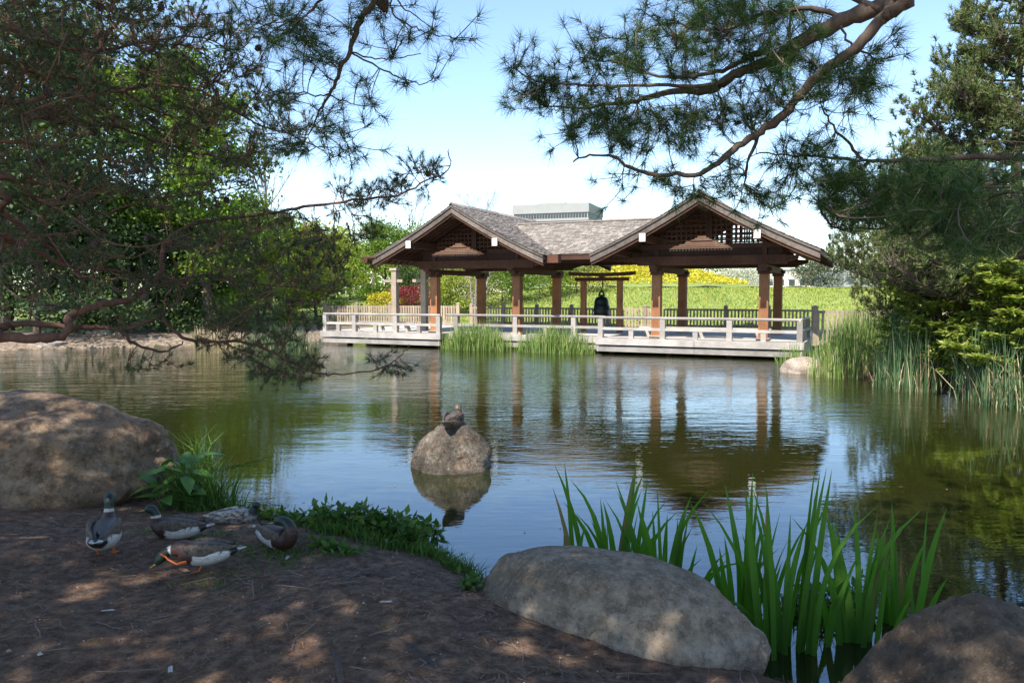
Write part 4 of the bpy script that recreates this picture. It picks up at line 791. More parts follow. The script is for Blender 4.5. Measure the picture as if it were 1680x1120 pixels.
def loft(K, n=4, sides=18):
    """K rows: x y z half-width half-height"""
    C = catmull(K, n); nr = len(C); V = []
    for i in range(nr):
        t_ = norm(C[min(i+1, nr-1), :3] - C[max(i-1, 0), :3]); up = np.array([0, 0, 1.0])
        if abs(t_[2]) > .75: up = norm(np.array([-t_[0], -t_[1], 0]) + 1e-6) * np.sign(t_[2])
        s = norm(np.cross(t_, up)); u_ = np.cross(s, t_)
        for k in range(sides):
            a = 2*math.pi*k/sides; V.append(C[i, :3] + s*math.cos(a)*max(.001, C[i, 3]) + u_*math.sin(a)*max(.001, C[i, 4]))
    F = [(i*sides+k, i*sides+(k+1) % sides, (i+1)*sides+(k+1) % sides, (i+1)*sides+k) for i in range(nr-1) for k in range(sides)]
    F += [tuple(range(sides))[::-1], tuple(range((nr-1)*sides, nr*sides))]; return V, F, nr
def body_keys(dz=0.0, head=None):
    """tail to shoulder, then the neck and head; x forward"""
    K = [(-.315, 0, .185, .012, .004), (-.27, 0, .178, .04, .012), (-.22, 0, .165, .056, .032), (-.15, 0, .152, .078, .062), (-.06, 0, .142, .094, .083), (.03, 0, .14, .1, .09), (.11, 0, .15, .088, .085), (.16, 0, .175, .062, .07)]
    Hd = head or [(.185, 0, .215, .042, .05), (.195, 0, .255, .031, .036), (.2, 0, .285, .03, .034), (.21, 0, .312, .034, .038), (.235, 0, .33, .036, .037), (.262, 0, .327, .028, .028), (.278, 0, .322, .015, .014)]
    return [(a, b, c+dz, d, e) for a, b, c, d, e in K + Hd], len(K)
def duck(label, loc, rz, dz=0.0, head=None, kind='drake', feet=((.02, .045), (.02, -.045)), bill_dir=None, scale=1.0, collar=True):
    root = empty('mallard_duck', tuple(loc), rz); tag(root, label, 'duck', 'mallards by the pond'); root.scale = (scale,)*3
    K, nb = body_keys(dz, head); n = 6; sides = 24; V, F, nr = loft(K, n, sides); MI = []; CV = []
    rnd = random.Random(len(label))
    for i in range(nr):
        for k in range(sides):
            sa = math.sin(2*math.pi*k/sides) + rnd.gauss(0, .06); kk = i/n + rnd.gauss(0, .05) + .12*math.cos(4*math.pi*k/sides)*(i/n < nb)
            if kind == 'hen': mi_ = 6
            elif kk >= nb+1.4: mi_ = 0
            elif kk >= nb+.75: mi_ = 1 if kind == 'drake' and collar else 0
            elif kind == 'pale': mi_ = 7 if kk < nb-.5 else 0
            elif kk >= nb-2.6: mi_ = 2
            elif kk < 1.2: mi_ = 1 if abs(sa) < .9 else 5
            elif kk < 2.3: mi_ = 5
            else: mi_ = 4 if sa > .35 else 3
            CV.append(DCOL[DMAT[mi_]])
    mb = MB(); mb.v = [tuple(v) for v in V]; mb.f = F; mb.n = len(V); bo = mb.build('body', DK['plumage'] if kind == 'drake' else DK['mottled'], root, smooth=True)
    ca = bo.data.color_attributes.new('plumage', 'FLOAT_COLOR', 'POINT'); ca.data.foreach_set('color', [x for c in CV for x in (*c, 1.0)])
    E_ = np.array(K[-1][:3]); D_ = norm(np.array(bill_dir) if bill_dir is not None else E_ - np.array(K[-3][:3])); hc = np.array(K[-3][:3])
    b0 = E_ - D_*.012; V, F, _ = loft([(*b0, .014, .013), (*(b0+D_*.018), .0125, .0085), (*(b0+D_*.04), .0135, .006), (*(b0+D_*.058), .012, .0045), (*(b0+D_*.066), .004, .002)], 3, 10)
    mb = MB(); mb.add(V, F); mb.build('bill', DK['bill'] if kind != 'hen' else DK['back'], root, smooth=True)
    sd_ = norm(np.cross(D_, [0, 0, 1]))
    for s in (-1, 1):
        c = hc + D_*.012 + sd_*s*.031 + np.array([0, 0, .01]); mb = MB(); mb.tube([c - sd_*s*.006, c, c + sd_*s*.003], [.006, .005, .001], 8); mb.build('eye', DK['eye'], root, smooth=True)
        # folded wing: a flattened shell along the flank, tip over the rump
        WK = [(.12, s*.062, .185, .012, .02), (.08, s*.079, .185, .016, .045), (0, s*.086, .182, .018, .058), (-.08, s*.074, .187, .016, .05), (-.16, s*.05, .192, .011, .03), (-.235, s*.026, .197, .005, .012), (-.26, s*.02, .199, .002, .003)]
        V, F, nr2 = loft([(a, b, c_+dz, d, e) for a, b, c_, d, e in WK], 3, 12); MW = []
        for i in range(nr2-1):
            for k in range(12): MW.append(1 if (8 <= i <= 10 and math.sin(2*math.pi*(k+.5)/12) < -.55) else (2 if (i > 11 and math.sin(2*math.pi*(k+.5)/12) < -.2) else 0))
        MW += [0, 0]; mb = MB(); mb.v = [tuple(v) for v in V]; mb.f = F; mb.m = MW; mb.n = len(V); mb.build('wing', [DK['wing'] if kind == 'drake' else DK['hen' if kind == 'hen' else 'pale'], DK['white'], DK['back']], root, smooth=True)
    for (fx, fy) in feet:
        mb = MB(); mb.tube([(fx-.015, fy, .075+dz), (fx-.02, fy, .045), (fx, fy, .01)], [.011, .0065, .006], 7)
        for q in (-.5, 0, .5): mb.tube([(fx, fy, .009), (fx+.055*math.cos(q), fy+.055*math.sin(q), .004)], [.005, .0025], 5)
        mb.add([(fx, fy, .007), (fx+.048*math.cos(.5), fy-.048*math.sin(.5), .004), (fx+.053, fy, .005), (fx+.048*math.cos(.5), fy+.048*math.sin(.5), .004)], [(0, 1, 2), (0, 2, 3)]); mb.build('foot', DK['orange'], root)
    if kind == 'drake':
        mb = MB(); mb.tube([(-.2, 0, .2+dz), (-.225, 0, .212+dz), (-.235, 0, .228+dz), (-.22, 0, .236+dz)], [.008, .007, .005, .002], 6); mb.build('tail_curl', DK['black'], root, smooth=True)
    return root
g = on_ground(172, 912); duck('drake standing with its back to the camera, beside the left boulder', g, R(108), .0, scale=.98, feet=((.02, .045), (.03, -.05)))
g = on_ground(292, 882); duck('drake resting in profile, bill left, chestnut breast below the leafy plant', g, R(176), -.062, [(.18, 0, .205, .045, .05), (.185, 0, .24, .035, .04), (.19, 0, .265, .034, .036), (.205, 0, .288, .036, .038), (.232, 0, .3, .036, .036), (.258, 0, .295, .027, .027), (.272, 0, .29, .015, .014)], feet=(), scale=.84)
g = on_ground(335, 936); dk = duck('drake bent forward scratching its chin with a raised orange foot', g, R(184), -.005, [(.205, .0, .17, .046, .05), (.24, .0, .168, .034, .038), (.268, .005, .155, .032, .036), (.295, .01, .135, .035, .038), (.315, .012, .112, .036, .038), (.335, .014, .088, .028, .028), (.345, .015, .072, .015, .014)], feet=((.03, .03),), scale=.82, bill_dir=(.75, .05, -.45))
mb = MB(); mb.tube([(.1, .075, .1), (.17, .085, .085), (.235, .07, .115), (.26, .05, .13)], [.014, .009, .007, .006], 7)
for q in (-.35, 0, .35): mb.tube([(.26, .05, .13), (.30, .04+q*.05, .145+q*.05)], [.006, .003], 5)
mb.build('foot', DK['orange'], dk)
g = on_ground(455, 896); duck('drake resting with head turned back over its shoulder, near the water', g, R(-38), -.065, [(.178, .0, .225, .055, .056), (.165, -.005, .262, .046, .046), (.14, -.01, .288, .04, .04), (.105, -.02, .298, .039, .038), (.07, -.03, .294, .037, .036), (.042, -.038, .284, .027, .027), (.028, -.042, .276, .014, .013)], feet=(), bill_dir=(-.9, -.25, -.25), scale=.84, collar=False)
g = on_ground(386, 858); duck('pale mottled duck with a dark head lying behind the other mallards', g, R(8), -.085, [(.18, 0, .2, .042, .045), (.19, 0, .23, .034, .036), (.195, .0, .25, .032, .034), (.205, -.005, .268, .034, .034), (.222, -.012, .272, .033, .032), (.24, -.02, .262, .025, .024), (.25, -.026, .25, .014, .013)], kind='pale', feet=(), scale=.74)
duck('brown hen sitting on top of the round pond rock', (-.7, 9.27, .475), R(75), -.055, [(.165, 0, .205, .05, .055), (.155, 0, .232, .042, .044), (.152, .0, .252, .037, .038), (.158, .005, .268, .036, .036), (.18, .012, .276, .035, .034), (.203, .018, .27, .026, .025), (.215, .02, .265, .014, .013)], kind='hen', feet=((.05, .04), (.05, -.04)), scale=1.1)

# ------------------------------------------------------------------ iris clumps, each leaf on its own
def strip_leaf(L, wd, lean, bend, segs=7, fold=.15):
    V = []; F = []
    for i in range(segs+1):
        t_ = i/segs; x_ = lean*L*t_ + bend*L*t_**3; z_ = L*t_*(1-.35*abs(bend)*t_**2) - (max(0, bend-.5)*L*t_**4*.5); w_ = wd*(.75+.6*t_-.2*t_**2)*(1-t_**3.2)/1.02 + .0008
        V += [(x_ - w_/2, .0, z_), (x_, fold*w_*.5, z_), (x_ + w_/2, 0, z_)]
    for i in range(segs):
        for k in (0, 1): a = i*3+k; F.append((a, a+1, a+4, a+3))
    return V, F
M['iris_dry'] = leaf('withered iris leaf', [(.14, .12, .04), (.24, .19, .07)], .3, .6)
def iris(label, px, py0, Y, n, spread, hgt, seed, az_bias=None):
    rnd = random.Random(seed); P = on_y(px, py0, Y); z0 = min(0.02, hz(P[0], P[1])); root = empty('iris_clump', (P[0], P[1], z0)); tag(root, label, 'iris', 'irises between the foreground boulders')
    for k in range(n):
        x_, y_ = rnd.gauss(0, spread), rnd.gauss(0, spread*.6); L = hgt*1.17*rnd.uniform(.55, 1.05); V, F = strip_leaf(L, rnd.uniform(.034, .054), rnd.uniform(-.02, .15), rnd.choice((0, .03, .05, .08, .12, .25)) if rnd.random() < .95 else .9)
        mb = MB(); mb.add(V, F); o = mb.build('leaf', M['iris_dry' if (k*7+seed) % 19 == 3 else 'iris'], root, smooth=True); o.location = (x_, y_, 0)
        o.rotation_euler = (rnd.gauss(0, .05), 0, (0 if x_ + rnd.gauss(0, spread*.5) > 0 else math.pi) + rnd.gauss(0, .5))
    return root
iris('iris clump behind the left half of the long grey boulder', 1010, 960, 5.35, 26, .1, 1.0, 1)
iris('iris clump behind the middle of the long grey boulder', 1085, 960, 5.2, 26, .085, .98, 2)
iris('small leaning iris at the far left of the irises', 935, 960, 5.3, 4, .06, .72, 3)
iris('tall iris clump at the right end of the long grey boulder', 1215, 1040, 4.75, 18, .08, 1.05, 4)
iris('tallest iris clump between the two foreground boulders', 1285, 1070, 4.5, 32, .1, 1.12, 5)
iris('iris clump left of the dark corner boulder', 1400, 1040, 4.6, 20, .06, .98, 6)
iris('shaded iris clump behind the dark corner boulder', 1490, 1020, 4.8, 14, .1, .92, 7)

# ------------------------------------------------------------------ leafy plants and grass on the bank
def broad_leaf(L, wd, seed):
    V = []; F = []; n = 6
    for i in range(n+1):
        t_ = i/n; w_ = wd*math.sin(math.pi*min(1, t_**.8*.98+.02))*.5 + .001; z_ = -.35*L*t_*t_
        V += [(L*t_, -w_, z_+.2*w_), (L*t_, 0, z_), (L*t_, w_, z_+.2*w_)]
    for i in range(n):
        for k in (0, 1): a = i*3+k; F.append((a, a+1, a+4, a+3))
    return V, F
def dock(label, P, n, size, hgt, seed, name='broadleaf_plant'):
    rnd = random.Random(seed); root = empty(name, tuple(P)); tag(root, label, 'plant'); 
    for k in range(n):
        az = k*2.4 + rnd.random(); h_ = hgt*(.25 + .75*rnd.random()); r_ = size*.55*rnd.random(); L = size*rnd.uniform(.7, 1.15); b = (r_*math.cos(az), r_*math.sin(az), h_)
        mb = MB(); V, F = broad_leaf(L, L*.46, k); mb.add(V, F); o = mb.build('leaf', M['dock'], root, smooth=True); o.location = b; o.rotation_euler = (rnd.gauss(0, .25), rnd.gauss(-.15, .35), az)
        mb = MB(); mb.tube([(0, 0, -.02), (b[0]*.5, b[1]*.5, h_*.6), b], [.006, .005, .003], 5, cap=False); mb.build('stem', M['dock'], root)
P = on_ground(292, 836); dock('bright broad leaved plant growing against the left boulder', (P[0], P[1]+.1, P[2]), 22, .24, .42, 1)
P = on_ground(265, 845); dock('smaller broad leaved plant at the foot of the left boulder', (P[0]-.05, P[1]+.15, P[2]), 9, .2, .22, 2)
def weeds(name, label, pts, n, hgt, size, seed, cat='weeds', spread=.1):
    """leafy stems: small leaves up a few upright stems"""
    rng = np.random.default_rng(seed); tb = MB(); Pl = []; c = np.mean(pts, 0)
    for k in range(n):
        q = np.array(pts[rng.integers(len(pts))]) + np.array([rng.normal()*spread, rng.normal()*spread*.7, 0]); q[2] = max(0.0, hz(q[0], q[1])) - .01; q = q - c
        h_ = hgt*rng.uniform(.5, 1.1); tip = q + np.array([rng.normal()*.03, rng.normal()*.03, h_]); tb.tube([q, tip], [.004, .002], 4, cap=False)
        for j in range(9): Pl.append(q + (tip-q)*(.3 + .7*rng.random()) + rng.normal(size=3)*.008)
    root = empty(name, tuple(c)); tag(root, label, cat, 'weeds along the bank edge'); tag(tb.build('stems', M['weed'], root), kind='stuff'); np_mesh('foliage', leaves(np.array(Pl), size, rng, .3, .5), 4, M['weed'], root)
def gp(px, py): return on_ground(px, py)
weeds('weed_clump', 'low leafy weeds on the bank edge right of the mallards', [gp(530, 868), gp(560, 872), gp(585, 878)], 70, .2, .09, 1)
weeds('weed_clump', 'leafy weeds on the bank edge below the pond rock', [gp(640, 890), gp(665, 893), gp(690, 898), gp(655, 895)], 110, .24, .085, 2)
weeds('weed_clump', 'few small weeds beside the drake with its head turned', [gp(430, 852), gp(455, 852), gp(480, 856)], 30, .12, .07, 3)
weeds('weed_clump', 'dark weeds at the waterline between iris and corner boulder', [gp(1330, 1085), gp(1370, 1095), gp(1400, 1075)], 60, .16, .06, 4)
weeds('weed_clump', 'tiny weed tuft on the soil left of the long boulder', [gp(775, 965)], 10, .09, .06, 5, spread=.03)
weeds('weed_clump', 'flat green weed patch in front of the bank weeds', [gp(560, 905), gp(545, 900)], 24, .05, .06, 6, spread=.05)
def grass(name, label, pts, n, hgt, seed, spread=.07, wd=.007, mat='weed', cat='grass'):
    rng = np.random.default_rng(seed); i = rng.integers(len(pts), size=n); q = np.array(pts)[i] + rng.normal(size=(n, 3))*np.array([spread, spread*.8, 0]); q[:, 2] = np.maximum(H(q[:, 0], q[:, 1]), -.02) - .005
    L = hgt*rng.uniform(.5, 1.2, n); d = rng.normal(size=(n, 3))*.35; d[:, 2] = 1; d = norm(d); s = perp(d, rng)*wd/2; mid = q + d*(L*.55)[:, None]; tip = q + d*L[:, None] + np.stack([d[:, 0]*L*.35, d[:, 1]*L*.35, -L*.08], 1)
    Vq = np.concatenate([np.stack([q-s, q+s, mid+s*.8, mid-s*.8], 1), np.stack([mid-s*.8, mid+s*.8, tip+s*.1, tip-s*.1], 1)]); tag(np_mesh(name, Vq, 4, M[mat]), label, cat, kind='stuff')
edge = [on_ground(x_, y_) for x_, y_ in ((500, 862), (540, 876), (590, 885), (630, 900), (680, 905), (720, 918), (745, 930), (765, 940), (600, 890), (700, 912), (320, 838), (350, 832), (380, 838))]
grass('bank_grass', 'short grass fringe along the water edge of the bank', edge, 1500, .13, 1)
grass('bank_grass', 'grass blades rising between the left boulder and the water', [gp(320, 825), gp(335, 815), gp(345, 835), gp(310, 830), gp(370, 835)], 260, .5, 2, .07, .012)
grass('bank_grass', 'grass tuft between tallest iris and corner boulder', [gp(1290, 1090), gp(1330, 1100), gp(1370, 1090)], 260, .2, 3, .06)
grass('moss_grass', 'sparse green grass on the soil around the mallards', [gp(380, 900), gp(430, 905), gp(260, 870), gp(350, 880), gp(460, 915), gp(350, 955), gp(500, 905)], 1300, .03, 4, .13, .006)

# ------------------------------------------------------------------ litter on the soil
rng = np.random.default_rng(9)
def scatter(n, x0, x1, y0, y1):
    x = rng.uniform(x0, x1, n); y = rng.uniform(y0, y1, n); k = pond_dist(x, y) > .12; x, y = x[k], y[k]; return np.stack([x, y, H(x, y)], 1)
P = scatter(12000, -4.5, 2.6, 2.7, 7.0); P[:, 2] += .012; n = len(P); az = rng.uniform(0, 6.28, n); d = np.stack([np.cos(az), np.sin(az), rng.normal(0, .12, n)], 1); L = rng.uniform(.02, .08, n)[:, None]; s = np.stack([-np.sin(az), np.cos(az), 0*az], 1)*.0014
M['litter'] = leaf('fallen brown pine needles', [(.06, .035, .022), (.16, .09, .055), (.3, .19, .12)], 0)
tag(np_mesh('needle_litter', np.stack([P-s, P+s, P+d*L+s, P+d*L-s], 1), 4, M['litter']), 'fallen brown pine needles strewn over the soil', 'litter', kind='stuff')
M['pebble'] = leaf('small pebbles and crumbs', [(.06, .05, .045), (.16, .13, .11), (.4, .36, .32)], 0, .8)
P = scatter(2600, -4.2, 2.4, 2.7, 6.6); P[:, 2] += .004; oct_ = np.array([(1, 0, 0), (0, 1, 0), (-1, 0, 0), (0, -1, 0), (0, 0, .8)]); T = []
for a, b in ((0, 1), (1, 2), (2, 3), (3, 0)):
    T.append(np.stack([oct_[a], oct_[b], oct_[4]]))
V, F = [], []; mb = MB()
for q in P:
    s = rng.uniform(.002, .007)*(2.2 if rng.random() < .04 else 1); mb.add([q + o*s*rng.uniform(.7, 1.3) for o in oct_], [(0, 1, 4), (1, 2, 4), (2, 3, 4), (3, 0, 4)])
tag(mb.build('pebbles', M['pebble']), 'small pebbles and crumbs scattered over the soil', 'pebbles', kind='stuff')
mb = MB()
for q in scatter(110, -4, 2.2, 2.8, 6.5):
    az = rng.uniform(0, 6.28); L = rng.uniform(.08, .3); pts = [q + np.array([math.cos(az)*L*t_ + rng.normal()*.008, math.sin(az)*L*t_ + rng.normal()*.008, .012]) for t_ in (0, .3, .65, 1)]; mb.tube(pts, [.003, .0035, .003, .0015], 5)
tag(mb.build('fallen_twigs', M['twig']), 'thin fallen twigs scattered over the soil', 'twigs', kind='stuff')
fm = plain('white down feather', (.5, .49, .46), .8, .1)
for k, (px, py, lab) in enumerate(((622, 990, 'white feather on the soil left of the long boulder'), (470, 920, 'white feather on the soil below the head-turned drake'), (190, 1003, 'white feather on the soil left of centre'), (280, 1095, 'white feather near the bottom edge of the soil'))):
    q = on_ground(px, py); mb = MB(); rnd = random.Random(k)
    for j in range(16):
        t_ = j/15*.07; s = (-1)**j; mb.prism([(t_, 0, .004), (t_+.006, 0, .004), (t_+.006, 0, .006), (t_, 0, .006)], [(t_+.018, s*.02*rnd.uniform(.5, 1.2), .008), (t_+.022, s*.02, .008), (t_+.022, s*.02, .0095), (t_+.018, s*.02, .0095)])
    o = mb.build('feather', fm); o.location = (q[0], q[1], q[2]+.008); o.rotation_euler = (0, 0, k*1.7); o.scale = (.8, .5, .6); tag(o, lab, 'feather', 'white feathers on the soil')
for k, (pts, r_, lab) in enumerate((([(590, 1040), (640, 1048), (690, 1075), (720, 1105)], .035, 'pale half buried root running to the bottom edge'), ([(560, 950), (600, 938), (650, 945), (690, 960)], .03, 'low root hump on the soil below the bank weeds'), ([(545, 1060), (555, 1090), (560, 1120)], .018, 'thin root beside the pale root at the bottom'))):
    q = [on_ground(*a) for a in pts]; c = catmull([list(a) for a in q], 4); c[:, 2] -= r_*.45; mb = MB(); mb.tube([tuple(a) for a in c], [r_*(.3+.7*math.sin(math.pi*(.12+.8*i/(len(c)-1)))) for i in range(len(c))], 9); tag(mb.build('exposed_root', M['bark_brown'], smooth=True), lab, 'root', 'exposed roots in the soil')

# ------------------------------------------------------------------ the pines round the camera
def px_path(pts, Y0, Y1):
    n = len(pts); return [on_y(x_, y_, Y0 + (Y1-Y0)*i/max(1, n-1)) for i, (x_, y_) in enumerate(pts)]
def foreground_pine(name, label, base, trunk, limbs, zones, world_zones, mat, bark, seed, nlen, nwid, nn, sprig, spread, maxlink=2.5, cones=0, wsprig=4, wwid=.008, dens=1.0, limbk=1.0):
    """limbs: (points, r0, r1); zones: tuft regions by pixel; each tuft is linked to the nearest wood by a twig"""
    rng = np.random.default_rng(seed); root = empty(name, tuple(base)); B = np.array(base); tag(root, label, 'tree'); nodes = []
    tb = MB(); c = catmull([list(q) for q, _ in trunk], 4); rr = np.interp(np.linspace(0, 1, len(c)), np.linspace(0, 1, len(trunk)), [r for _, r in trunk]); tb.tube([tuple(q-B) for q in c], list(rr), 12); tb.build('trunk', M[bark], root, smooth=True); nodes += [q for q in c if q[2] > 1.5]
    for pts, r0, r1 in limbs:
        c = catmull([list(q) for q in pts], 5); n = len(c); wob = rng.normal(size=(n, 3))*.004; c = c + wob
        mb = MB(); mb.tube([tuple(q-B) for q in c], list(np.linspace(r0, r1, n)*limbk*(1+rng.normal(size=n)*.07)), 8, cap=True); mb.build('limb', M[bark], root, smooth=True); nodes += list(c)
    tp = []
    for (cx, cy, rx, ry, n, Y, sy) in zones:
        for _ in range(max(2, int(n*dens))):
            a = rng.uniform(0, 6.28); r = math.sqrt(rng.random()); tp.append(on_y(cx + rx*r*math.cos(a), cy + ry*r*math.sin(a), max(2.6, Y + rng.normal()*sy)))
    nz = len(tp)
    for (lo, hi, n) in world_zones: tp += list(rng.uniform(lo, hi, (n, 3)))
    tp = np.array(tp); wz = np.arange(len(tp)) >= nz; N0 = np.array(nodes); dist = np.array([np.min(((N0-q)**2).sum(1)) for q in tp]); od = np.argsort(dist); tp = tp[od]; wz = wz[od]; TW = []; tw = MB(); TP = []; TA = []; nodes = list(nodes); bs = 250
    for s in range(0, len(tp), bs):
        kd = kdtree.KDTree(len(nodes))
        for i, q in enumerate(nodes): kd.insert(q, i)
        kd.balance()
        for q, iw in zip(tp[s:s+bs], wz[s:s+bs]):
            co, i, dd_ = kd.find(q)
            if dd_ > maxlink: continue
            a = np.array(co); L = max(dd_, 1e-3); pts = curve_pts(a, q, rng.normal(size=3)*.07*L + np.array([0, 0, -.07*L]), 5 if L > .25 else 4)
            r0 = .0022 + .0045*min(L, 1.0); tw.tube([tuple(x_-B) for x_ in pts], list(np.linspace(r0, .0022, len(pts))), 4, cap=False)
            if L > .12: nodes += pts[1:]
            ax = norm(pts[-1]-pts[-2]); TP.append(q); TW.append(iw); TA.append(ax + np.array([0, 0, .35]))
            for j in range((wsprig if iw else sprig)-1):
                d = norm(ax*.8 + rng.normal(size=3)*np.array([.7, .7, .45]) + np.array([0, 0, .15])); l_ = nlen*rng.uniform(.7, 1.7); e = q + d*l_; st = q - ax*rng.random()*min(L, .12)
                tw.tube([tuple(st-B), tuple((st+e)/2 + rng.normal(size=3)*.006 - B), tuple(e-B)], [.003, .0025, .002], 3, cap=False); TP.append(e); TW.append(iw); TA.append(d + np.array([0, 0, .25]))
    o = tw.build('twigs', M['twig' if bark != 'bark_red' else 'bark_red'], root); tag(o, kind='stuff')
    TP, TA, TW = np.array(TP), np.array(TA), np.array(TW)
    VN = [needles(TP[~TW], TA[~TW], nn, nlen, nwid, rng, spread, nlen*.5), needles(TP[TW], TA[TW], 34, nlen*1.1, wwid, rng, spread, nlen*.5)]
    o = np_mesh('needles', np.concatenate(VN) - B, 3, M[mat], root); tag(o, kind='stuff')
    vis = np.where(~TW)[0]
    if cones:
        mb = MB(); pr = [(0, .002), (.004, .011), (.012, .017), (.022, .018), (.034, .013), (.044, .005)]
        for i, (z_, r_) in enumerate(pr[:-1]):
            mb.tube([(0, 0, -z_), (0, 0, -z_-.006)], [r_*.75, r_*1.15], 7)
        c0 = mb.build('pine_cone', M['bark_brown'], root)
        for k in range(cones):
            i = vis[rng.integers(len(vis))]; p_ = TP[i] - B - np.array([0, 0, .004]); o = c0 if k == 0 else inst(c0, 'pine_cone', root); o.location = tuple(p_); o.rotation_euler = (rng.normal()*.7, rng.normal()*.7, rng.random()*6)
    return root
# left pine: reddish limbs, short dark needles
Tb = np.array([-6.3, 3.6, .5])
def tA(z): return Tb + np.array([.05*z, .03*z, z-.5])
LA = []
def la(pts, Y0, Y1, r0, r1, tz=None):
    q = px_path(pts, Y0, Y1)
    if tz is not None: q = [tA(tz), tA(tz)*.5 + q[0]*.5 + np.array([0, 0, -.12])] + q
    LA.append((q, r0, r1))
la([(-60, 552), (0, 553), (67, 555), (103, 550), (115, 533), (113, 520), (133, 512), (173, 498), (213, 490), (247, 467), (263, 447), (267, 423), (273, 397), (307, 371), (357, 361), (443, 350), (515, 338), (596, 327), (651, 320), (698, 298), (735, 279), (736, 245)], 4.2, 5.3, .046, .005, 2.0)
la([(-60, 548), (0, 538), (20, 532), (67, 532), (117, 537), (157, 537), (197, 542), (213, 560), (247, 573), (277, 575), (300, 560)], 4.3, 4.8, .04, .006, 2.1)
la([(197, 538), (230, 533), (267, 513), (270, 490), (285, 470)], 4.6, 4.9, .018, .006)
la([(-40, 385), (10, 393), (50, 403), (87, 427), (130, 440), (173, 442), (213, 448), (250, 458)], 3.9, 4.6, .032, .008, 2.7)
la([(247, 467), (293, 460), (333, 453), (400, 462), (470, 470), (540, 478)], 4.6, 5.1, .02, .004)
la([(262, 515), (300, 553), (350, 560), (407, 563), (467, 587), (513, 610), (547, 613), (620, 607), (660, 580), (672, 565)], 4.7, 5.3, .017, .004)
la([(-40, 160), (0, 164), (32, 168), (64, 175), (107, 186), (143, 204), (179, 205), (221, 218), (250, 229), (320, 250), (400, 262)], 3.9, 4.8, .038, .005, 3.4)
la([(36, 168), (96, 154), (143, 157), (214, 146), (257, 139), (330, 150), (396, 189), (429, 207), (479, 221), (540, 255)], 4.0, 5.0, .02, .005)
la([(-40, 320), (0, 343), (36, 371), (75, 400), (110, 432)], 3.9, 4.3, .03, .014, 2.6)
la([(-30, 288), (0, 293), (54, 300), (107, 307), (143, 332), (168, 350), (250, 325), (330, 318), (420, 300)], 4.0, 4.9, .024, .004, 2.9)
la([(-30, 90), (0, 100), (71, 121), (143, 129), (200, 150), (250, 179), (286, 193), (340, 215)], 4.0, 4.8, .03, .005, 3.7)
la([(-30, 40), (40, 60), (154, 86), (168, 61), (200, 32), (236, 0), (260, -40)], 4.0, 4.4, .026, .008, 4.0)
la([(154, 86), (240, 70), (320, 60), (390, 90)], 4.2, 4.8, .014, .004)
la([(-30, 230), (40, 235), (120, 245), (200, 265), (290, 280)], 3.9, 4.6, .02, .004, 3.1)
ZA = [(110, 50, 170, 65, 150, 4.3, .45), (330, 80, 110, 65, 110, 4.6, .45), (60, 165, 110, 65, 90, 4.2, .45), (230, 180, 150, 65, 95, 4.5, .45), (410, 210, 95, 60, 70, 4.9, .35), (110, 285, 150, 55, 75, 4.3, .45), (310, 295, 120, 55, 55, 4.7, .4), (80, 400, 120, 50, 60, 4.3, .4),
      (340, 410, 90, 45, 45, 4.8, .35), (440, 390, 100, 50, 48, 5.0, .3), (430, 480, 110, 45, 60, 5.0, .3), (420, 550, 110, 40, 60, 5.0, .3), (470, 605, 60, 25, 40, 5.1, .2), (530, 430, 50, 60, 40, 5.1, .2), (600, 322, 60, 22, 30, 5.2, .12), (695, 290, 45, 24, 26, 5.3, .1), (645, 595, 35, 18, 12, 5.25, .1), (190, 480, 160, 40, 40, 4.5, .3), (250, 600, 50, 16, 8, 4.7, .1), (580, 370, 50, 30, 16, 5.2, .15)]
foreground_pine('red_pine', 'pine at the left with reddish limbs and short dark needles', Tb, [(Tb + (0, 0, -.2), .2), (tA(2.0), .17), (tA(4.0), .13), (tA(6.5), .07), (tA(8.0), .02)], LA, ZA, [((-8.2, 1.2, 3.4), (-3.6, 4.6, 6.8), 500)], 'needle_red', 'bark_red', 101, .062, .0028, 26, 3, (.15, 1.25), dens=1.1, limbk=.66, cones=60)
# right pine: stout brown limbs, long soft needles
Tr = np.array([5.4, 2.6, .5])
def tB(z): return Tr + np.array([-.04*z, .02*z, z-.5])
LB = []
def lb(pts, Y0, Y1, r0, r1, tz=None):
    q = px_path(pts, Y0, Y1)
    if tz is not None: q = [tB(tz), tB(tz)*.5 + q[0]*.5 + np.array([0, 0, .1])] + q
    LB.append((q, r0, r1))
lb([(1530, -40), (1493, -2), (1443, 14), (1389, 32), (1336, 57), (1300, 77), (1276, 93), (1231, 112), (1192, 132), (1166, 148), (1115, 149), (1070, 157), (1038, 167), (999, 170), (960, 177), (900, 175)], 4.0, 5.0, .075, .006, 5.0)
lb([(1493, 0), (1460, 22), (1443, 35), (1407, 78), (1350, 118), (1314, 157), (1282, 193), (1250, 215), (1218, 235), (1186, 260), (1147, 286), (1109, 284), (1073, 286), (1031, 273), (1006, 257), (967, 254), (941, 264)], 4.0, 4.7, .045, .006)
lb([(1276, 93), (1250, 85), (1228, 93), (1202, 109), (1154, 122), (1109, 127), (1064, 121), (1025, 106), (999, 100), (950, 95)], 4.3, 4.9, .022, .005)
lb([(1192, 132), (1150, 142), (1080, 140), (1000, 141), (930, 138), (870, 130), (840, 105)], 4.5, 5.0, .018, .004)
lb([(1245, 218), (1227, 267), (1221, 302)], 4.4, 4.5, .015, .006)
lb([(1740, 262), (1680, 259), (1604, 257), (1532, 262), (1457, 264), (1414, 264), (1354, 257), (1300, 255), (1240, 250)], 4.0, 4.6, .03, .005, 3.0)
lb([(1414, 262), (1389, 232), (1361, 200), (1345, 170)], 4.35, 4.5, .012, .005)
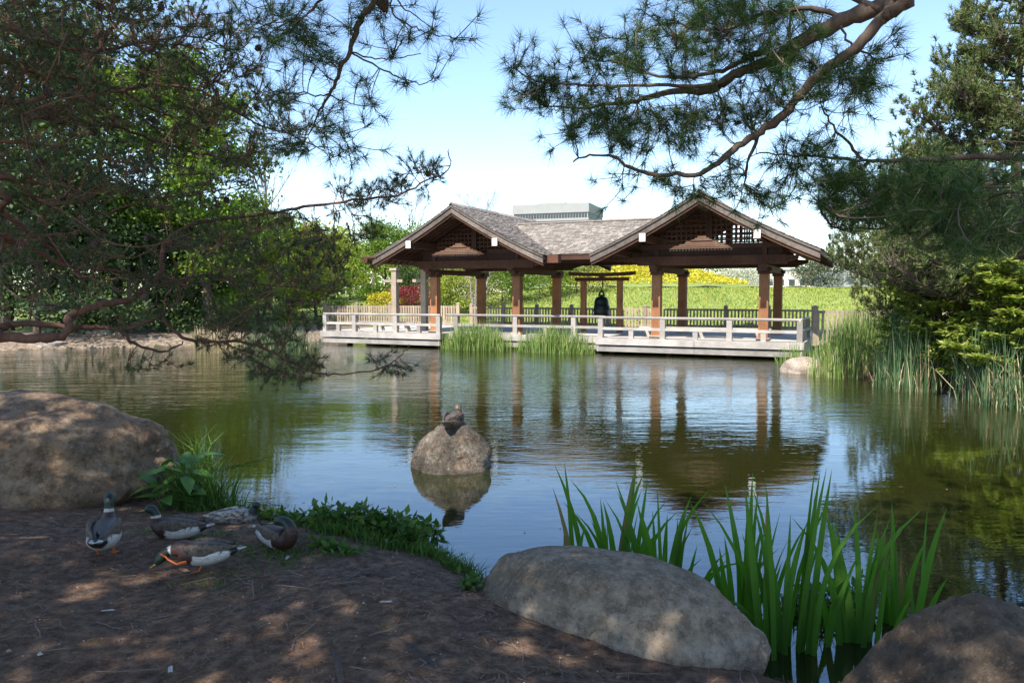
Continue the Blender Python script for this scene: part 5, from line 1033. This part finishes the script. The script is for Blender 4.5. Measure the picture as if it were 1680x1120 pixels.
lb([(1740, 270), (1680, 286), (1621, 304), (1568, 329), (1500, 364), (1460, 380)], 3.9, 4.4, .032, .008, 2.9)
lb([(1740, 310), (1680, 312), (1620, 325), (1560, 345)], 4.0, 4.3, .02, .006, 2.85)
lb([(1425, 266), (1382, 300), (1350, 340), (1354, 357), (1371, 375), (1407, 375), (1460, 375)], 4.4, 4.5, .014, .005)
lb([(1389, 32), (1330, 15), (1250, 25), (1180, 50), (1100, 40), (1040, 55)], 4.2, 4.9, .02, .004)
lb([(1443, 14), (1380, -10), (1300, -20), (1200, -10), (1120, 5)], 4.1, 4.8, .025, .005)
lb([(1380, 45), (1400, 75), (1440, 95), (1460, 92)], 4.1, 4.2, .009, .004)
ZB = [(1000, 90, 70, 35, 26, 4.9, .15), (1120, 80, 110, 50, 55, 4.7, .25), (1240, 50, 110, 50, 50, 4.5, .3), (1180, 10, 130, 35, 36, 4.5, .3), (900, 130, 70, 35, 22, 5.0, .12), (900, 165, 60, 25, 16, 5.0, .12), (1000, 170, 60, 30, 20, 4.8, .15), (985, 215, 60, 28, 26, 4.75, .15), (1080, 215, 70, 40, 36, 4.7, .2), (1190, 185, 80, 30, 30, 4.55, .2), (1300, 130, 60, 55, 34, 4.3, .2), (1380, 150, 45, 45, 22, 4.3, .15), (1450, 92, 18, 16, 4, 4.15, .05),
      (1100, 300, 90, 25, 14, 4.6, .15), (1230, 300, 100, 40, 26, 4.5, .15), (1330, 250, 60, 40, 18, 4.5, .15), (1395, 320, 55, 50, 70, 4.4, .2), (1500, 330, 70, 60, 80, 4.3, .3), (1620, 350, 90, 70, 90, 4.2, .3), (840, 105, 18, 16, 4, 5.0, .05), (1420, 120, 30, 40, 8, 4.2, .1)]
foreground_pine('white_pine', 'long needled pine reaching in from the upper right with stout brown limbs', Tr, [(Tr + (0, 0, -.2), .24), (tB(2.5), .2), (tB(5.0), .15), (tB(8.0), .06), (tB(9.0), .02)], LB, ZB, [((2.2, .8, 4.6), (7.2, 3.6, 7.5), 420)], 'needle_white', 'bark_brown', 102, .11, .0028, 46, 2, (.2, 1.75), dens=1.25, limbk=.78)
# overhead pine: its trunk stands behind the camera, one branch hangs into view
Tc = np.array([-1.9, -2.4, .5])
def tC(z): return Tc + np.array([.02*z, .05*z, z-.5])
LC = []
def lc(pts, Y0, Y1, r0, r1, pre=None):
    q = px_path(pts, Y0, Y1)
    if pre is not None: q = pre + q
    LC.append((q, r0, r1))
lc([(620, -30), (613, 0), (586, 44), (575, 85), (557, 118), (539, 156), (521, 189), (505, 225)], 3.7, 4.1, .05, .006, [tC(5.5), np.array([-1.5, .2, 5.2]), np.array([-1.0, 2.4, 4.5])])
lc([(575, 87), (610, 95), (650, 95), (690, 88)], 3.9, 4.0, .009, .004)
lc([(580, 90), (630, 115), (663, 130), (695, 137), (713, 127)], 3.9, 4.0, .009, .004)
lc([(625, -25), (639, 0), (645, 24), (675, 44), (704, 55), (742, 62)], 3.7, 3.8, .011, .004)
lc([(640, -20), (651, 0), (678, 24), (707, 44)], 3.7, 3.8, .009, .004)
lc([(540, 157), (569, 169), (598, 174), (613, 171)], 4.0, 4.1, .007, .003)
lc([(539, 156), (498, 153), (454, 155), (420, 165)], 4.0, 4.2, .008, .003)
lc([(560, -30), (527, 0), (504, 21), (477, 32), (439, 41), (400, 50)], 3.8, 4.2, .013, .004)
lc([(505, 225), (520, 240), (560, 240), (600, 205)], 4.1, 4.1, .006, .003)
for (x_, y_, z_) in ((-6.5, 1.5, 5.6), (-4.5, 2.6, 5.6), (-2.8, 2.2, 6.2), (-6.0, -1.0, 5.2), (.5, 1.8, 5.8), (2.2, .2, 5.6), (3.2, -1.8, 5.8), (-.2, -.6, 6.6), (-3.8, .6, 6.4), (1.3, 2.0, 6.6), (-5.2, .8, 7.0), (-1.2, 1.2, 7.2)):
    a = tC(z_*.86); b = np.array([x_, y_, z_]); LC.append(([a, a + (b-a)*.4 + np.array([0, 0, .2]), a + (b-a)*.75 + np.array([0, 0, .15]), b], .06, .012))
ZC = [(745, 62, 18, 14, 3, 3.8, .04), (690, 62, 20, 14, 4, 3.8, .04), (706, 46, 12, 10, 2, 3.75, .03), (668, 133, 10, 10, 2, 4.0, .03), (713, 126, 8, 8, 2, 4.0, .03), (660, 88, 30, 14, 5, 3.95, .05), (612, 172, 10, 8, 2, 4.1, .03), (590, 30, 30, 30, 8, 3.8, .1), (500, 60, 70, 45, 24, 4.1, .15), (430, 30, 70, 35, 20, 4.2, .2), (520, 110, 40, 25, 10, 4.0, .12), (470, 150, 35, 22, 12, 4.1, .12), (590, 130, 20, 16, 4, 4.0, .06), (560, 200, 45, 28, 12, 4.1, .1), (500, 230, 50, 22, 12, 4.1, .1), (570, 245, 40, 14, 8, 4.1, .08), (620, 10, 30, 14, 5, 3.75, .06)]
foreground_pine('overhead_pine', 'long needled pine branch hanging from the top edge left of centre', Tc, [(Tc + (0, 0, -.2), .26), (tC(3), .22), (tC(6), .16), (tC(9), .05)], LC, ZC,
    [((-8.2, -2.6, 4.5), (-2.0, 2.3, 6.0), 1300), ((-6.6, -1.0, 5.6), (-.4, 2.7, 7.4), 1400), ((-2.4, -2.2, 4.9), (3.4, 1.6, 6.4), 1250), ((-1.8, -1.0, 6.0), (4.0, 2.2, 7.4), 850)], 'needle_white', 'bark_brown', 103, .105, .0026, 40, 2, (.2, 1.75), 3.0, wsprig=5, wwid=.011, dens=.95, limbk=.5)

# ------------------------------------------------------------------ specks drifting on the water
rng = np.random.default_rng(77); n = 900; x = rng.uniform(-9, 9, n); y = 5 + rng.random(n)**1.3*20; d_ = pond_dist(x, y); k = (d_ < -.03) & (rng.random(n) < np.exp(d_/1.6) + .12); x, y = x[k], y[k]; n = len(x)
az = rng.uniform(0, 6.28, n); L = rng.uniform(.008, .03, n); a_ = np.stack([np.cos(az)*L, np.sin(az)*L, 0*L], 1); b_ = np.stack([-np.sin(az)*L*.35, np.cos(az)*L*.35, 0*L], 1); c_ = np.stack([x, y, np.full(n, .004)], 1)
tag(np_mesh('floating_specks', np.stack([c_-a_, c_+b_, c_+a_, c_-b_], 1), 4, M['litter']), 'tiny leaf scraps drifting on the pond', 'debris', kind='stuff')
